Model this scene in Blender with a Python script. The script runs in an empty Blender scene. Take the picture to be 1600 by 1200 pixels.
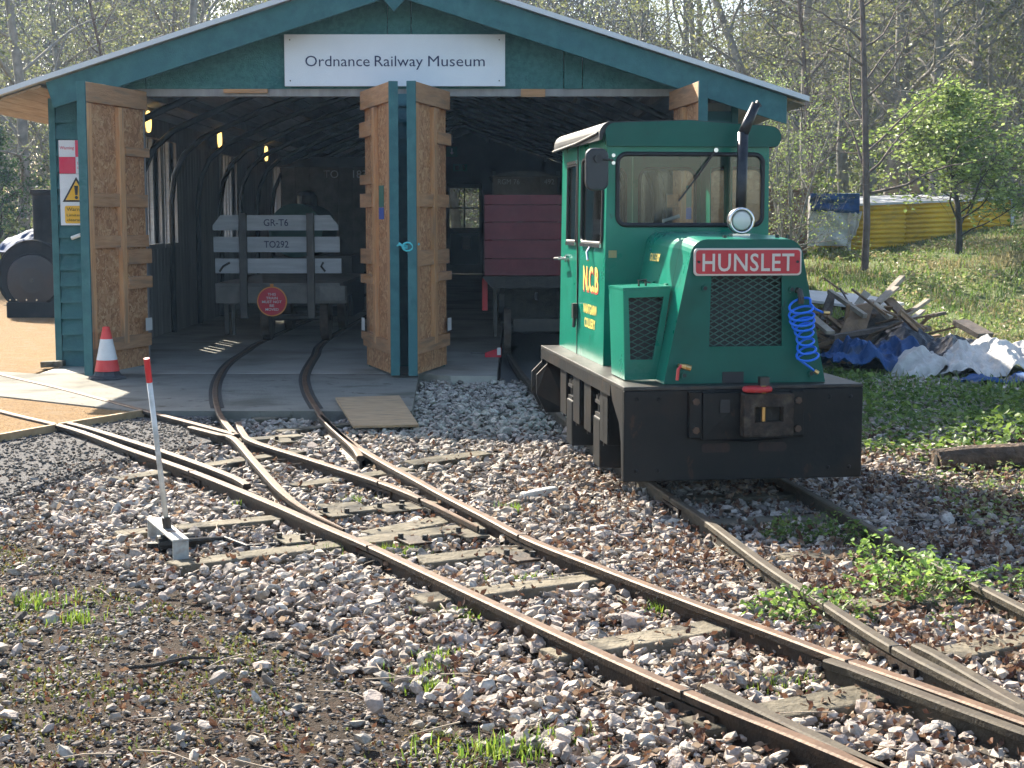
import bpy, math, random
import numpy as np
from mathutils import Vector, Matrix, noise as mnoise
random.seed(7); rng = np.random.default_rng(11)
sc = bpy.context.scene
C = sc.collection
R = math.radians
# ------------------------------------------------------------------ camera, sky, sun
FPX, CAMH, PITCH = 2400.0, 1.5, math.atan(255/2400)
cam_d = bpy.data.cameras.new('camera'); cam = bpy.data.objects.new('camera', cam_d); C.objects.link(cam)
cam.location = (0, 0, CAMH); cam.rotation_euler = (math.pi/2-PITCH, 0, 0)
cam_d.sensor_width = 36; cam_d.lens = 36*FPX/1600; cam_d.clip_end = 2000; cam_d.clip_start = .1
sc.camera = cam
SUN_AZ, SUN_EL = R(-31), R(34)            # azimuth measured from +Y, negative = to the left
w = bpy.data.worlds.new('World'); sc.world = w; w.use_nodes = True
nt = w.node_tree; bg = nt.nodes['Background']
sky = nt.nodes.new('ShaderNodeTexSky'); sky.sky_type = 'NISHITA'; sky.sun_disc = False
sky.sun_elevation = SUN_EL; sky.sun_rotation = SUN_AZ; sky.air_density = 1.0; sky.dust_density = 1.6; sky.ozone_density = 1.0
nt.links.new(sky.outputs[0], bg.inputs[0]); bg.inputs[1].default_value = 0.088
sun_d = bpy.data.lights.new('sun', 'SUN'); sun_d.energy = 5.0; sun_d.angle = R(.53); sun_d.color = (1, .915, .765)
sun = bpy.data.objects.new('sun', sun_d); C.objects.link(sun)
sdir = Vector((math.sin(SUN_AZ)*math.cos(SUN_EL), math.cos(SUN_AZ)*math.cos(SUN_EL), math.sin(SUN_EL)))
sun.rotation_euler = sdir.to_track_quat('Z', 'Y').to_euler(); sun.location = sdir*40
vs = sc.view_settings; vs.view_transform = 'Standard'; vs.look = 'None'; vs.gamma = 1; vs.exposure = 1.95; vs.use_curve_mapping = False
try:
    sc.cycles.use_denoising = True; sc.cycles.denoiser = 'OPENIMAGEDENOISE'
    sc.cycles.max_bounces = 6; sc.cycles.adaptive_threshold = .025; sc.cycles.transparent_max_bounces = 24; sc.cycles.caustics_reflective = False; sc.cycles.caustics_refractive = False
except Exception: pass

# ------------------------------------------------------------------ surveying: photo pixel (1600x1200) -> world
cP, sP = math.cos(PITCH), math.sin(PITCH)
def ray(px, py):
    u = (px-800)/FPX; v = (600-py)/FPX
    return (u, cP+v*sP, -sP+v*cP)
def G(px, py, z=0.0):
    d = ray(px, py); t = (z-CAMH)/d[2]; return Vector((d[0]*t, d[1]*t, z))
def PY(px, py, Y):
    d = ray(px, py); t = Y/d[1]; return Vector((d[0]*t, Y, CAMH+d[2]*t))
def proj(X, Y, Z):
    z = Z-CAMH; f = Y*cP-z*sP; u = Y*sP+z*cP
    return 800+FPX*X/f, 600-FPX*u/f

# ------------------------------------------------------------------ materials
MATS = {}
def new_mat(name):
    m = bpy.data.materials.new(name); m.use_nodes = True; MATS[name] = m
    n = m.node_tree.nodes; return m, n, m.node_tree.links, n['Principled BSDF']
def ramp(n, stops):
    r = n.new('ShaderNodeValToRGB'); e = r.color_ramp.elements
    while len(e) < len(stops): e.new(.5)
    for i, (p, c) in enumerate(stops): e[i].position = p; e[i].color = (*c, 1)
    return r
def noisem(name, c1, c2, scale=4, rough=.6, metal=0, bump=0, bscale=None, stretch=(1,1,1), c3=None, s3=1.2, vary=0, spec=.5, detail=6, lo=.35, hi=.65, coat=0, rvar=0, chips=None):
    m, n, l, b = new_mat(name)
    tc = n.new('ShaderNodeTexCoord'); mp = n.new('ShaderNodeMapping'); mp.inputs['Scale'].default_value = stretch
    l.new(tc.outputs['Object'], mp.inputs[0])
    no = n.new('ShaderNodeTexNoise'); no.inputs['Scale'].default_value = scale; no.inputs['Detail'].default_value = detail; no.inputs['Roughness'].default_value = .6
    l.new(mp.outputs[0], no.inputs[0])
    r = ramp(n, [(lo, c1), (hi, c2)]); l.new(no.outputs[0], r.inputs[0]); out = r.outputs[0]
    if c3:
        n3 = n.new('ShaderNodeTexNoise'); n3.inputs['Scale'].default_value = s3; n3.inputs['Detail'].default_value = 5; l.new(mp.outputs[0], n3.inputs[0])
        r3 = ramp(n, [(.52, (0,0,0)), (.66, (1,1,1))]); l.new(n3.outputs[0], r3.inputs[0])
        mx = n.new('ShaderNodeMixRGB'); l.new(r3.outputs[0], mx.inputs[0]); l.new(out, mx.inputs[1]); mx.inputs[2].default_value = (*c3, 1); out = mx.outputs[0]
    if chips:
        cn_ = n.new('ShaderNodeTexNoise'); cn_.inputs['Scale'].default_value = chips[1]; cn_.inputs['Detail'].default_value = 9; cn_.inputs['Roughness'].default_value = .75
        ms_ = n.new('ShaderNodeMapping'); ms_.inputs['Scale'].default_value = (1,1,.45); l.new(tc.outputs['Object'], ms_.inputs[0]); l.new(ms_.outputs[0], cn_.inputs[0])
        rc = ramp(n, [(chips[2], (0,0,0)), (chips[2]+.05, (1,1,1))]); l.new(cn_.outputs[0], rc.inputs[0])
        mxc = n.new('ShaderNodeMixRGB'); l.new(rc.outputs[0], mxc.inputs[0]); l.new(out, mxc.inputs[1]); mxc.inputs[2].default_value = (*chips[0], 1); out = mxc.outputs[0]
    if vary:
        oi = n.new('ShaderNodeObjectInfo'); mr = n.new('ShaderNodeMapRange'); mr.inputs[3].default_value = 1-vary; mr.inputs[4].default_value = 1+vary
        l.new(oi.outputs['Random'], mr.inputs[0]); hs = n.new('ShaderNodeHueSaturation'); l.new(mr.outputs[0], hs.inputs['Value']); l.new(out, hs.inputs['Color']); out = hs.outputs[0]
    l.new(out, b.inputs['Base Color'])
    b.inputs['Roughness'].default_value = rough; b.inputs['Metallic'].default_value = metal; b.inputs['Specular IOR Level'].default_value = spec
    if coat: b.inputs['Coat Weight'].default_value = coat; b.inputs['Coat Roughness'].default_value = .12
    if rvar:
        mr = n.new('ShaderNodeMapRange'); mr.inputs[3].default_value = rough-rvar; mr.inputs[4].default_value = rough+rvar; l.new(no.outputs[0], mr.inputs[0]); l.new(mr.outputs[0], b.inputs['Roughness'])
    if bump:
        nb = n.new('ShaderNodeTexNoise'); nb.inputs['Scale'].default_value = bscale or scale*4; nb.inputs['Detail'].default_value = 5; l.new(mp.outputs[0], nb.inputs[0])
        bp = n.new('ShaderNodeBump'); bp.inputs['Strength'].default_value = bump; bp.inputs['Distance'].default_value = .02; l.new(nb.outputs[0], bp.inputs['Height']); l.new(bp.outputs[0], b.inputs['Normal'])
    return m
def attrm(name, rough=.85, trans=0.0, nscale=30, namt=.25, bump=0):
    """colour from the mesh attribute 'col' (one natural colour for each stone or leaf)"""
    m, n, l, b = new_mat(name)
    a = n.new('ShaderNodeAttribute'); a.attribute_name = 'col'
    tc = n.new('ShaderNodeTexCoord'); no = n.new('ShaderNodeTexNoise'); no.inputs['Scale'].default_value = nscale; no.inputs['Detail'].default_value = 4; l.new(tc.outputs['Object'], no.inputs[0])
    mr = n.new('ShaderNodeMapRange'); mr.inputs[1].default_value = .3; mr.inputs[2].default_value = .7; mr.inputs[3].default_value = 1-namt; mr.inputs[4].default_value = 1+namt; l.new(no.outputs[0], mr.inputs[0])
    hs = n.new('ShaderNodeHueSaturation'); l.new(a.outputs[0], hs.inputs['Color']); l.new(mr.outputs[0], hs.inputs['Value'])
    l.new(hs.outputs[0], b.inputs['Base Color']); b.inputs['Roughness'].default_value = rough; b.inputs['Specular IOR Level'].default_value = .3
    if bump:
        bp = n.new('ShaderNodeBump'); bp.inputs['Strength'].default_value = bump; bp.inputs['Distance'].default_value = .01; l.new(no.outputs[0], bp.inputs['Height']); l.new(bp.outputs[0], b.inputs['Normal'])
    if trans:
        t = n.new('ShaderNodeBsdfTranslucent'); l.new(hs.outputs[0], t.inputs[0]); ms = n.new('ShaderNodeMixShader'); ms.inputs[0].default_value = trans
        l.new(b.outputs[0], ms.inputs[1]); l.new(t.outputs[0], ms.inputs[2]); l.new(ms.outputs[0], n['Material Output'].inputs[0])
    return m
def plain(name, c, rough=.5, metal=0, emit=None, es=1, spec=.5):
    m, n, l, b = new_mat(name); b.inputs['Base Color'].default_value = (*c, 1); b.inputs['Roughness'].default_value = rough; b.inputs['Metallic'].default_value = metal; b.inputs['Specular IOR Level'].default_value = spec
    if emit: b.inputs['Emission Color'].default_value = (*emit, 1); b.inputs['Emission Strength'].default_value = es
    return m
teal = noisem('teal_paint', (.03,.115,.125), (.048,.158,.165), 9, .62, bump=.15, bscale=60, c3=(.034,.13,.145), s3=2.2, vary=.07, spec=.35, chips=((.06,.15,.15), 12, .63))
teal_panel = noisem('teal_painted_board', (.03,.125,.125), (.06,.19,.185), 22, .7, bump=.45, bscale=70, c3=(.022,.115,.13), s3=1.5, spec=.3)
M_sign = noisem('sign_white', (.70,.73,.78), (.76,.79,.83), 2, .45)
navy = plain('navy_lettering', (.018,.024,.085), .5)
wood = noisem('sawn_timber', (.47,.23,.10), (.62,.35,.165), 5, .75, bump=.25, stretch=(6,6,.6), c3=(.33,.19,.10), s3=2.5, vary=.14)
wood_h = noisem('sawn_timber_rail', (.40,.205,.095), (.54,.30,.15), 5, .75, bump=.25, stretch=(.8,.8,8), c3=(.30,.175,.095), s3=2.5, vary=.16)
def osb_mat():
    m, n, l, b = new_mat('osb_board'); tc = n.new('ShaderNodeTexCoord'); no = n.new('ShaderNodeTexNoise'); no.inputs['Scale'].default_value = 9; l.new(tc.outputs['Object'], no.inputs[0])
    mv = n.new('ShaderNodeVectorMath'); mv.operation = 'MULTIPLY_ADD'; l.new(no.outputs['Color'], mv.inputs[0]); mv.inputs[1].default_value = (.3,.3,.3); l.new(tc.outputs['Object'], mv.inputs[2])
    vo = n.new('ShaderNodeTexVoronoi'); vo.inputs['Scale'].default_value = 26; l.new(mv.outputs[0], vo.inputs['Vector'])
    sp = n.new('ShaderNodeSeparateColor'); l.new(vo.outputs['Color'], sp.inputs[0])
    r = ramp(n, [(0, (.30,.135,.055)), (.35, (.43,.205,.088)), (.7, (.52,.27,.125)), (1, (.60,.37,.19))]); l.new(sp.outputs[0], r.inputs[0])
    l.new(r.outputs[0], b.inputs['Base Color']); b.inputs['Roughness'].default_value = .7
    bp = n.new('ShaderNodeBump'); bp.inputs['Strength'].default_value = .35; bp.inputs['Distance'].default_value = .01; l.new(sp.outputs[1], bp.inputs['Height']); l.new(bp.outputs[0], b.inputs['Normal']); return m
osb = osb_mat()
roofm = noisem('roof_sheet', (.45,.46,.47), (.6,.61,.62), 3, .5, c3=(.35,.36,.33), s3=2)
soffit_m = noisem('soffit_wood', (.30,.23,.16), (.42,.33,.24), 4, .75, bump=.2, stretch=(6,.5,6), vary=.12)
dark_in = noisem('dark_boarding', (.28,.265,.26), (.40,.38,.37), 3, .8, bump=.2, vary=.15, stretch=(3,3,.5))  # boarding made paler in colour to make up for light missing inside
dark_roof = noisem('roof_lining', (.34,.35,.38), (.50,.51,.54), 3, .8, vary=.2, stretch=(4,.4,1))  # lining tone raised as well, in place of light under the roof
steel_dk = noisem('dark_steel', (.035,.035,.038), (.06,.055,.05), 8, .45, .5, vary=.1)
concrete = noisem('concrete', (.30,.285,.25), (.42,.40,.35), 1.6, .9, bump=.3, bscale=45, c3=(.22,.21,.175), s3=.9, spec=.2)
concrete_dim = noisem('concrete_sunlit_dimmed', (.175,.163,.138), (.25,.235,.20), 1.6, .9, bump=.4, bscale=45, c3=(.12,.113,.092), s3=1.6, spec=.15, chips=((.10,.09,.07), 5, .58))  # same concrete as the floor, darkened to tone down the sun on it
orange = noisem('orange_gravel', (.15,.085,.032), (.29,.18,.08), 55, .95, bump=1.0, bscale=85, c3=(.22,.15,.08), s3=6, spec=.15, detail=8)
asphalt = noisem('dark_fine_gravel', (.05,.05,.055), (.16,.15,.145), 60, .95, bump=.9, bscale=90, spec=.15)
rail_side = noisem('rail_steel', (.018,.013,.010), (.055,.034,.021), 14, .65, .35, bump=.3, bscale=90, c3=(.03,.024,.02), s3=4, vary=.12, spec=.3)  # rust darkened in colour for the shade on sides turned from the sun
rail_top = noisem('rail_head', (.075,.040,.022), (.155,.09,.052), 9, .6, .15, bump=.12, bscale=70, c3=(.09,.055,.035), s3=5, vary=.1, spec=.35)
rail_side2 = noisem('old_rail_steel', (.03,.025,.018), (.075,.062,.043), 14, .7, .3, bump=.3, bscale=90, c3=(.03,.023,.018), s3=4, spec=.3)
rail_top2 = noisem('old_rail_head', (.045,.036,.026), (.095,.077,.054), 9, .7, .1, bump=.15, bscale=70, c3=(.06,.045,.032), s3=5, spec=.25)
sleeper_m = noisem('sleeper_timber', (.095,.083,.06), (.18,.155,.115), 6, .85, bump=.7, bscale=30, stretch=(1,1,1), c3=(.04,.036,.03), s3=5, vary=.2, spec=.15)
black_iron = noisem('black_iron', (.018,.018,.018), (.04,.035,.03), 18, .55, .4, bump=.2)
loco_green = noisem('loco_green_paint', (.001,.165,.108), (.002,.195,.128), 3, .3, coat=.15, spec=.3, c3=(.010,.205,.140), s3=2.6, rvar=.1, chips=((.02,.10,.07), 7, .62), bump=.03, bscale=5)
loco_green_shade = noisem('loco_green_shaded_front', (.001,.085,.062), (.002,.105,.076), 3, .42, coat=.05, spec=.25, c3=(.001,.068,.046), s3=2, rvar=.1, chips=((.012,.045,.035), 8, .61))  # same green paint, darkened to put the shade of the front into colour
loco_black = noisem('loco_black_paint', (.005,.0055,.0065), (.012,.0115,.011), 5, .48, 0, bump=.1, c3=(.02,.014,.010), s3=2.5, rvar=.12, spec=.22, chips=((.04,.022,.013), 9, .60))
foot_m = noisem('worn_footplate', (.018,.018,.018), (.05,.047,.042), 12, .45, .1, c3=(.05,.035,.024), s3=6, spec=.35)
gasket = plain('black_rubber', (.012,.012,.014), .55)
chrome = plain('bright_metal', (.62,.62,.62), .22, 1)
brass = plain('brass', (.55,.35,.14), .35, 1)
red_p = noisem('red_plate', (.42,.018,.028), (.52,.03,.04), 8, .45)
cream_p = plain('cream_lettering', (.58,.54,.48), .55)
yellow_l = plain('yellow_lettering', (.85,.60,.12), .5); redshade = plain('red_shade_lettering', (.55,.05,.03), .5)
roof_grey = noisem('cab_roof_grey', (.018,.018,.019), (.045,.044,.042), 6, .6, 0, c3=(.07,.068,.064), s3=3, spec=.3)
bluehose = plain('blue_hose', (.01,.16,.75), .35)
def glass_mat(name, tint=(.85,.9,.88), refl=.12, dirt=.12):
    m, n, l, b = new_mat(name); n.remove(b)
    t = n.new('ShaderNodeBsdfTransparent'); t.inputs[0].default_value = (*tint, 1); g = n.new('ShaderNodeBsdfGlossy'); g.inputs['Roughness'].default_value = .03
    d = n.new('ShaderNodeBsdfDiffuse'); d.inputs[0].default_value = (.35,.36,.32,1)
    fr = n.new('ShaderNodeFresnel'); fr.inputs[0].default_value = 1.45
    tc = n.new('ShaderNodeTexCoord'); no = n.new('ShaderNodeTexNoise'); no.inputs['Scale'].default_value = 7; mp = n.new('ShaderNodeMapping'); mp.inputs['Scale'].default_value = (3,3,.7); l.new(tc.outputs['Object'], mp.inputs[0]); l.new(mp.outputs[0], no.inputs[0])
    mr = n.new('ShaderNodeMapRange'); mr.inputs[1].default_value = .35; mr.inputs[2].default_value = .8; mr.inputs[3].default_value = dirt*.3; mr.inputs[4].default_value = dirt*2; l.new(no.outputs[0], mr.inputs[0])
    m1 = n.new('ShaderNodeMixShader'); l.new(mr.outputs[0], m1.inputs[0]); l.new(t.outputs[0], m1.inputs[1]); l.new(d.outputs[0], m1.inputs[2])
    ma = n.new('ShaderNodeMath'); ma.operation = 'MULTIPLY_ADD'; l.new(fr.outputs[0], ma.inputs[0]); ma.inputs[1].default_value = 1; ma.inputs[2].default_value = refl*.3
    m2 = n.new('ShaderNodeMixShader'); l.new(ma.outputs[0], m2.inputs[0]); l.new(m1.outputs[0], m2.inputs[1]); l.new(g.outputs[0], m2.inputs[2]); l.new(m2.outputs[0], n['Material Output'].inputs[0]); return m
glass = glass_mat('cab_glass', (.95,.97,.96), .02, .02); clear_sheet = glass_mat('clear_corrugated_sheet', (.97,.98,.98), .03, .07)
grey_board = noisem('weathered_grey_board', (.40,.42,.45), (.52,.54,.57), 4, .75, bump=.2, stretch=(.6,3,6))
wagon_dk = noisem('wagon_dark_timber', (.15,.14,.13), (.24,.22,.20), 5, .8, bump=.3, vary=.15)
maroon = noisem('maroon_paint', (.15,.025,.034), (.21,.04,.048), 5, .6, bump=.1, vary=.12)
sign_red = plain('sign_red', (.62,.02,.045), .5); sign_or = plain('sign_orange', (.85,.32,.06), .5); white_l = plain('white_lettering', (.8,.78,.76), .5)
sign_yel = plain('sign_yellow', (.82,.46,.03), .5); black_l = plain('black_lettering', (.012,.012,.012), .5); sign_pink = plain('sign_red_square', (.68,.03,.09), .5)
cone_red = noisem('cone_red', (.62,.035,.03), (.72,.06,.05), 6, .5); cone_wh = noisem('cone_white', (.62,.61,.60), (.74,.73,.72), 9, .5); cone_bk = noisem('cone_base', (.02,.022,.026), (.05,.05,.055), 9, .7)
rope_m = plain('turquoise_rope', (.10,.55,.60), .7)
ply = noisem('weathered_plywood', (.28,.185,.10), (.40,.275,.155), 3, .8, bump=.3, stretch=(2,8,1), c3=(.23,.165,.10), s3=2)
lamp_m = plain('lamp_glass', (.9,.75,.4), .4, emit=(1,.62,.18), es=.8)
white_pole = noisem('white_painted_steel', (.52,.54,.54), (.68,.69,.68), 12, .5, c3=(.40,.40,.38), s3=9)
green_sign = plain('green_sign', (.02,.16,.12), .5); blue_sign = plain('blue_sign', (.03,.10,.42), .5); paper = plain('paper', (.62,.62,.60), .7)

# ------------------------------------------------------------------ mesh helpers
class MB:
    def __init__(s): s.v = []; s.f = []; s.mi = []
    def add(s, vs, fs, mi=0):
        o = len(s.v); s.v += [tuple(p) for p in vs]; s.f += [tuple(i+o for i in f) for f in fs]; s.mi += [mi]*len(fs); return s
    def box(s, c, d, M=None, mi=0):
        x, y, z = d[0]/2, d[1]/2, d[2]/2; c = Vector(c)
        vs = [Vector((sx*x, sy*y, sz*z)) for sz in (-1,1) for sy in (-1,1) for sx in (-1,1)]
        if M is not None: vs = [M @ p for p in vs]
        return s.add([p+c for p in vs], [(0,2,3,1),(4,5,7,6),(0,1,5,4),(2,6,7,3),(0,4,6,2),(1,3,7,5)], mi)
    def bb(s, x0, x1, y0, y1, z0, z1, mi=0): return s.box(((x0+x1)/2,(y0+y1)/2,(z0+z1)/2), (x1-x0,y1-y0,z1-z0), None, mi)
    def beam(s, a, b, wd, ht, up=(0,0,1), mi=0):
        a = Vector(a); b = Vector(b); d = b-a; L = d.length; d.normalize(); up = Vector(up)
        sx = d.cross(up)
        if sx.length < 1e-4: sx = d.cross(Vector((1,0,0)))
        sx.normalize(); uz = sx.cross(d)
        vs = []
        for p in (a, b):
            for i, j in ((-1,-1),(1,-1),(1,1),(-1,1)): vs.append(p+sx*(i*wd/2)+uz*(j*ht/2))
        return s.add(vs, [(3,2,1,0),(4,5,6,7),(0,1,5,4),(1,2,6,5),(2,3,7,6),(3,0,4,7)], mi)
    def prism(s, pts, ext, mi=0):
        """planar polygon pts (Vectors) pushed along ext"""
        n = len(pts); e = Vector(ext); vs = [Vector(p) for p in pts]+[Vector(p)+e for p in pts]
        return s.add(vs, [tuple(range(n-1,-1,-1)), tuple(range(n,2*n))]+[(i,(i+1)%n,n+(i+1)%n,n+i) for i in range(n)], mi)
    def tube(s, pts, r, n=8, cap=True, mi=0):
        pts = [Vector(p) for p in pts]; m = len(pts); rs = r if hasattr(r, '__len__') else [r]*m
        d0 = (pts[1]-pts[0]).normalized(); a = d0.orthogonal().normalized(); vs = []
        for i, p in enumerate(pts):
            d = (pts[min(i+1,m-1)]-pts[max(i-1,0)]).normalized(); a = (a-d*a.dot(d)); a = a.normalized() if a.length > 1e-6 else d.orthogonal().normalized(); b = d.cross(a)
            for k in range(n):
                t = 2*math.pi*k/n; vs.append(p+(a*math.cos(t)+b*math.sin(t))*rs[i])
        fs = [(i*n+k, i*n+(k+1)%n, (i+1)*n+(k+1)%n, (i+1)*n+k) for i in range(m-1) for k in range(n)]
        if cap: fs += [tuple(range(n-1,-1,-1)), tuple(range((m-1)*n, m*n))]
        return s.add(vs, fs, mi)
    def cyl(s, a, b, r, n=16, mi=0): return s.tube([a, b], r, n, True, mi)
    def lathe(s, prof, c=(0,0,0), n=20, mi=0):
        c = Vector(c); m = len(prof); vs = [c+Vector((r*math.cos(2*math.pi*k/n), r*math.sin(2*math.pi*k/n), z)) for r, z in prof for k in range(n)]
        fs = [(i*n+k, i*n+(k+1)%n, (i+1)*n+(k+1)%n, (i+1)*n+k) for i in range(m-1) for k in range(n)]
        fs += [tuple(range(n-1,-1,-1)), tuple(range((m-1)*n, m*n))]
        return s.add(vs, fs, mi)
    def sweep(s, pts, prof, mi=0, mif=None):
        """profile (x sideways, z up) swept along a path lying about level"""
        pts = [Vector(p) for p in pts]; m = len(pts); n = len(prof); vs = []
        for i, p in enumerate(pts):
            d = pts[min(i+1,m-1)]-pts[max(i-1,0)]; d.z = 0; d.normalize(); sx = Vector((d.y, -d.x, 0))
            for x, z in prof: vs.append(p+sx*x+Vector((0,0,z)))
        fs = []; mis = []
        for i in range(m-1):
            for k in range(n): fs.append((i*n+k, (i+1)*n+k, (i+1)*n+(k+1)%n, i*n+(k+1)%n)); mis.append(mif(k) if mif else mi)
        fs += [tuple(range(n)), tuple(range(m*n-1, (m-1)*n-1, -1))]; mis += [mi, mi]
        o = len(s.v); s.v += [tuple(p) for p in vs]; s.f += [tuple(i+o for i in f) for f in fs]; s.mi += mis; return s
def base_of(o):
    b = Vector((0,0,0))
    while o is not None: b += o.location; o = o.parent
    return b
def obj(name, mb, mat, parent=None, local=False, bevel=0, smooth=False, loc=None):
    vs = np.array(mb.v, dtype=float)
    if parent is None:
        base = Vector(loc) if loc is not None else Vector((*(vs[:, :2].min(0)+vs[:, :2].max(0))/2, vs[:, 2].min()))
    else: base = Vector((0,0,0)) if local else base_of(parent)
    vs = vs-np.array(base)
    me = bpy.data.meshes.new(name); me.from_pydata(vs.tolist(), [], mb.f); 
    for m in (mat if isinstance(mat, (list, tuple)) else [mat]): me.materials.append(m)
    if isinstance(mat, (list, tuple)): me.polygons.foreach_set('material_index', mb.mi)
    if smooth: me.polygons.foreach_set('use_smooth', [True]*len(me.polygons))
    me.update(); o = bpy.data.objects.new(name, me); C.objects.link(o)
    if parent is None: o.location = base
    else: o.parent = parent
    if bevel:
        b = o.modifiers.new('bevel', 'BEVEL'); b.width = bevel; b.segments = 2; b.limit_method = 'ANGLE'; b.angle_limit = R(40)
    return o
def tag(o, label=None, cat=None, group=None, kind=None):
    if label: o['label'] = label
    if cat: o['category'] = cat
    if group: o['group'] = group
    if kind: o['kind'] = kind
    return o
def thing(name, label, cat, loc=(0,0,0), rz=0, group=None):
    o = bpy.data.objects.new(name, None); C.objects.link(o); o.location = loc; o.rotation_euler = (0,0,rz); o.empty_display_size = .2
    return tag(o, label, cat, group)
def text_mb(s, origin, right, up, height, width=None, align='C', depth=.003, spacing=1.0, bold=0):
    """flat raised lettering: cap height and total width in metres, at origin"""
    cu = bpy.data.curves.new('t', 'FONT'); cu.body = s; cu.space_character = spacing; cu.offset = bold; cu.resolution_u = 3
    o = bpy.data.objects.new('t', cu); C.objects.link(o)
    dg = bpy.context.evaluated_depsgraph_get(); me = bpy.data.meshes.new_from_object(o.evaluated_get(dg))
    vs = np.array([v.co[:] for v in me.vertices]); fs = [tuple(p.vertices) for p in me.polygons]
    bpy.data.objects.remove(o); bpy.data.curves.remove(cu); bpy.data.meshes.remove(me)
    x0, x1 = vs[:,0].min(), vs[:,0].max(); cap = .729
    sy = height/cap; sx = sy if width is None else width/(x1-x0)
    wtot = (x1-x0)*sx; off = {'C': -wtot/2, 'L': 0, 'R': -wtot}[align]
    right = Vector(right).normalized(); up = Vector(up).normalized(); nn = right.cross(up)
    mb = MB(); mb.add([Vector(origin)+right*((v[0]-x0)*sx+off)+up*(v[1]*sy)+nn*depth for v in vs], fs); return mb
def rrect(x0, x1, z0, z1, r, k=6):
    p = []
    for cx, cz, a0 in ((x1-r,z1-r,0),(x0+r,z1-r,90),(x0+r,z0+r,180),(x1-r,z0+r,270)):
        for i in range(k+1): t = R(a0+90*i/k); p.append((cx+r*math.cos(t), cz+r*math.sin(t)))
    return p
def radial(poly, c, ang):
    dx, dy = math.cos(ang), math.sin(ang); best = 0; n = len(poly)
    for i in range(n):
        x1, y1 = poly[i][0]-c[0], poly[i][1]-c[1]; x2, y2 = poly[(i+1)%n][0]-c[0], poly[(i+1)%n][1]-c[1]
        den = dx*(y2-y1)-dy*(x2-x1)
        if abs(den) < 1e-12: continue
        t = (x1*(y2-y1)-y1*(x2-x1))/den; u = (x1*dy-y1*dx)/den
        if t > 0 and -1e-6 <= u <= 1+1e-6: best = max(best, t)
    return (c[0]+dx*best, c[1]+dy*best)
def holed(outer, hole, to3, thick):
    """plate with a hole; to3 maps 2D->Vector, thick is a Vector"""
    c = (sum(p[0] for p in hole)/len(hole), sum(p[1] for p in hole)/len(hole))
    an = sorted(set(round(math.atan2(p[1]-c[1], p[0]-c[0]), 5) for p in list(outer)+list(hole)))
    o = [radial(outer, c, a) for a in an]; i = [radial(hole, c, a) for a in an]; n = len(an); t = Vector(thick)
    O = [to3(*p) for p in o]; I = [to3(*p) for p in i]; mb = MB()
    vs = O+I+[p+t for p in O]+[p+t for p in I]; fs = []
    for k in range(n):
        j = (k+1)%n; fs += [(k,j,n+j,n+k),(2*n+k,3*n+k,3*n+j,2*n+j),(k,2*n+k,2*n+j,j),(n+k,n+j,3*n+j,3*n+k)]
    mb.add(vs, fs); return mb
def loop_tube(poly, to3, r, n=6):
    pts = [to3(*p) for p in poly]; pts += pts[:2]; return MB().tube(pts, r, n, False)
def catmull(pts, step=.12):
    pts = [Vector(p) for p in pts]; out = []
    for i in range(len(pts)-1):
        p0 = pts[max(i-1,0)]; p1 = pts[i]; p2 = pts[i+1]; p3 = pts[min(i+2,len(pts)-1)]
        n = max(1, int((p2-p1).length/step))
        for k in range(n):
            t = k/n; out.append(.5*((2*p1)+(p2-p0)*t+(2*p0-5*p1+4*p2-p3)*t*t+(3*p1-p0-3*p2+p3)*t**3))
    out.append(pts[-1]); return out
def smooth01(a, b, x):
    t = min(1, max(0, (x-a)/(b-a))); return t*t*(3-2*t)
def inpoly(x, y, poly):
    r = False; n = len(poly); j = n-1
    for i in range(n):
        xi, yi = poly[i]; xj, yj = poly[j]
        if (yi > y) != (yj > y) and x < (xj-xi)*(y-yi)/(yj-yi)+xi: r = not r
        j = i
    return r
def np_mesh(name, V, Fc, col, mat, smooth=False):
    """big mesh from arrays: V (n,3), Fc (m,k) faces of equal size, col (n,3) or None"""
    me = bpy.data.meshes.new(name); k = Fc.shape[1]
    me.vertices.add(len(V)); me.vertices.foreach_set('co', V.astype(np.float32).ravel())
    me.loops.add(Fc.size); me.loops.foreach_set('vertex_index', Fc.astype(np.int32).ravel())
    me.polygons.add(len(Fc)); me.polygons.foreach_set('loop_start', np.arange(0, Fc.size, k, dtype=np.int32))
    me.polygons.foreach_set('use_smooth', np.full(len(Fc), smooth))
    me.materials.append(mat)
    if col is not None:
        a = me.color_attributes.new('col', 'FLOAT_COLOR', 'POINT'); a.data.foreach_set('color', np.c_[col, np.ones(len(col))].astype(np.float32).ravel())
    me.update(calc_edges=True); me.validate(); o = bpy.data.objects.new(name, me); C.objects.link(o); return o
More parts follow.
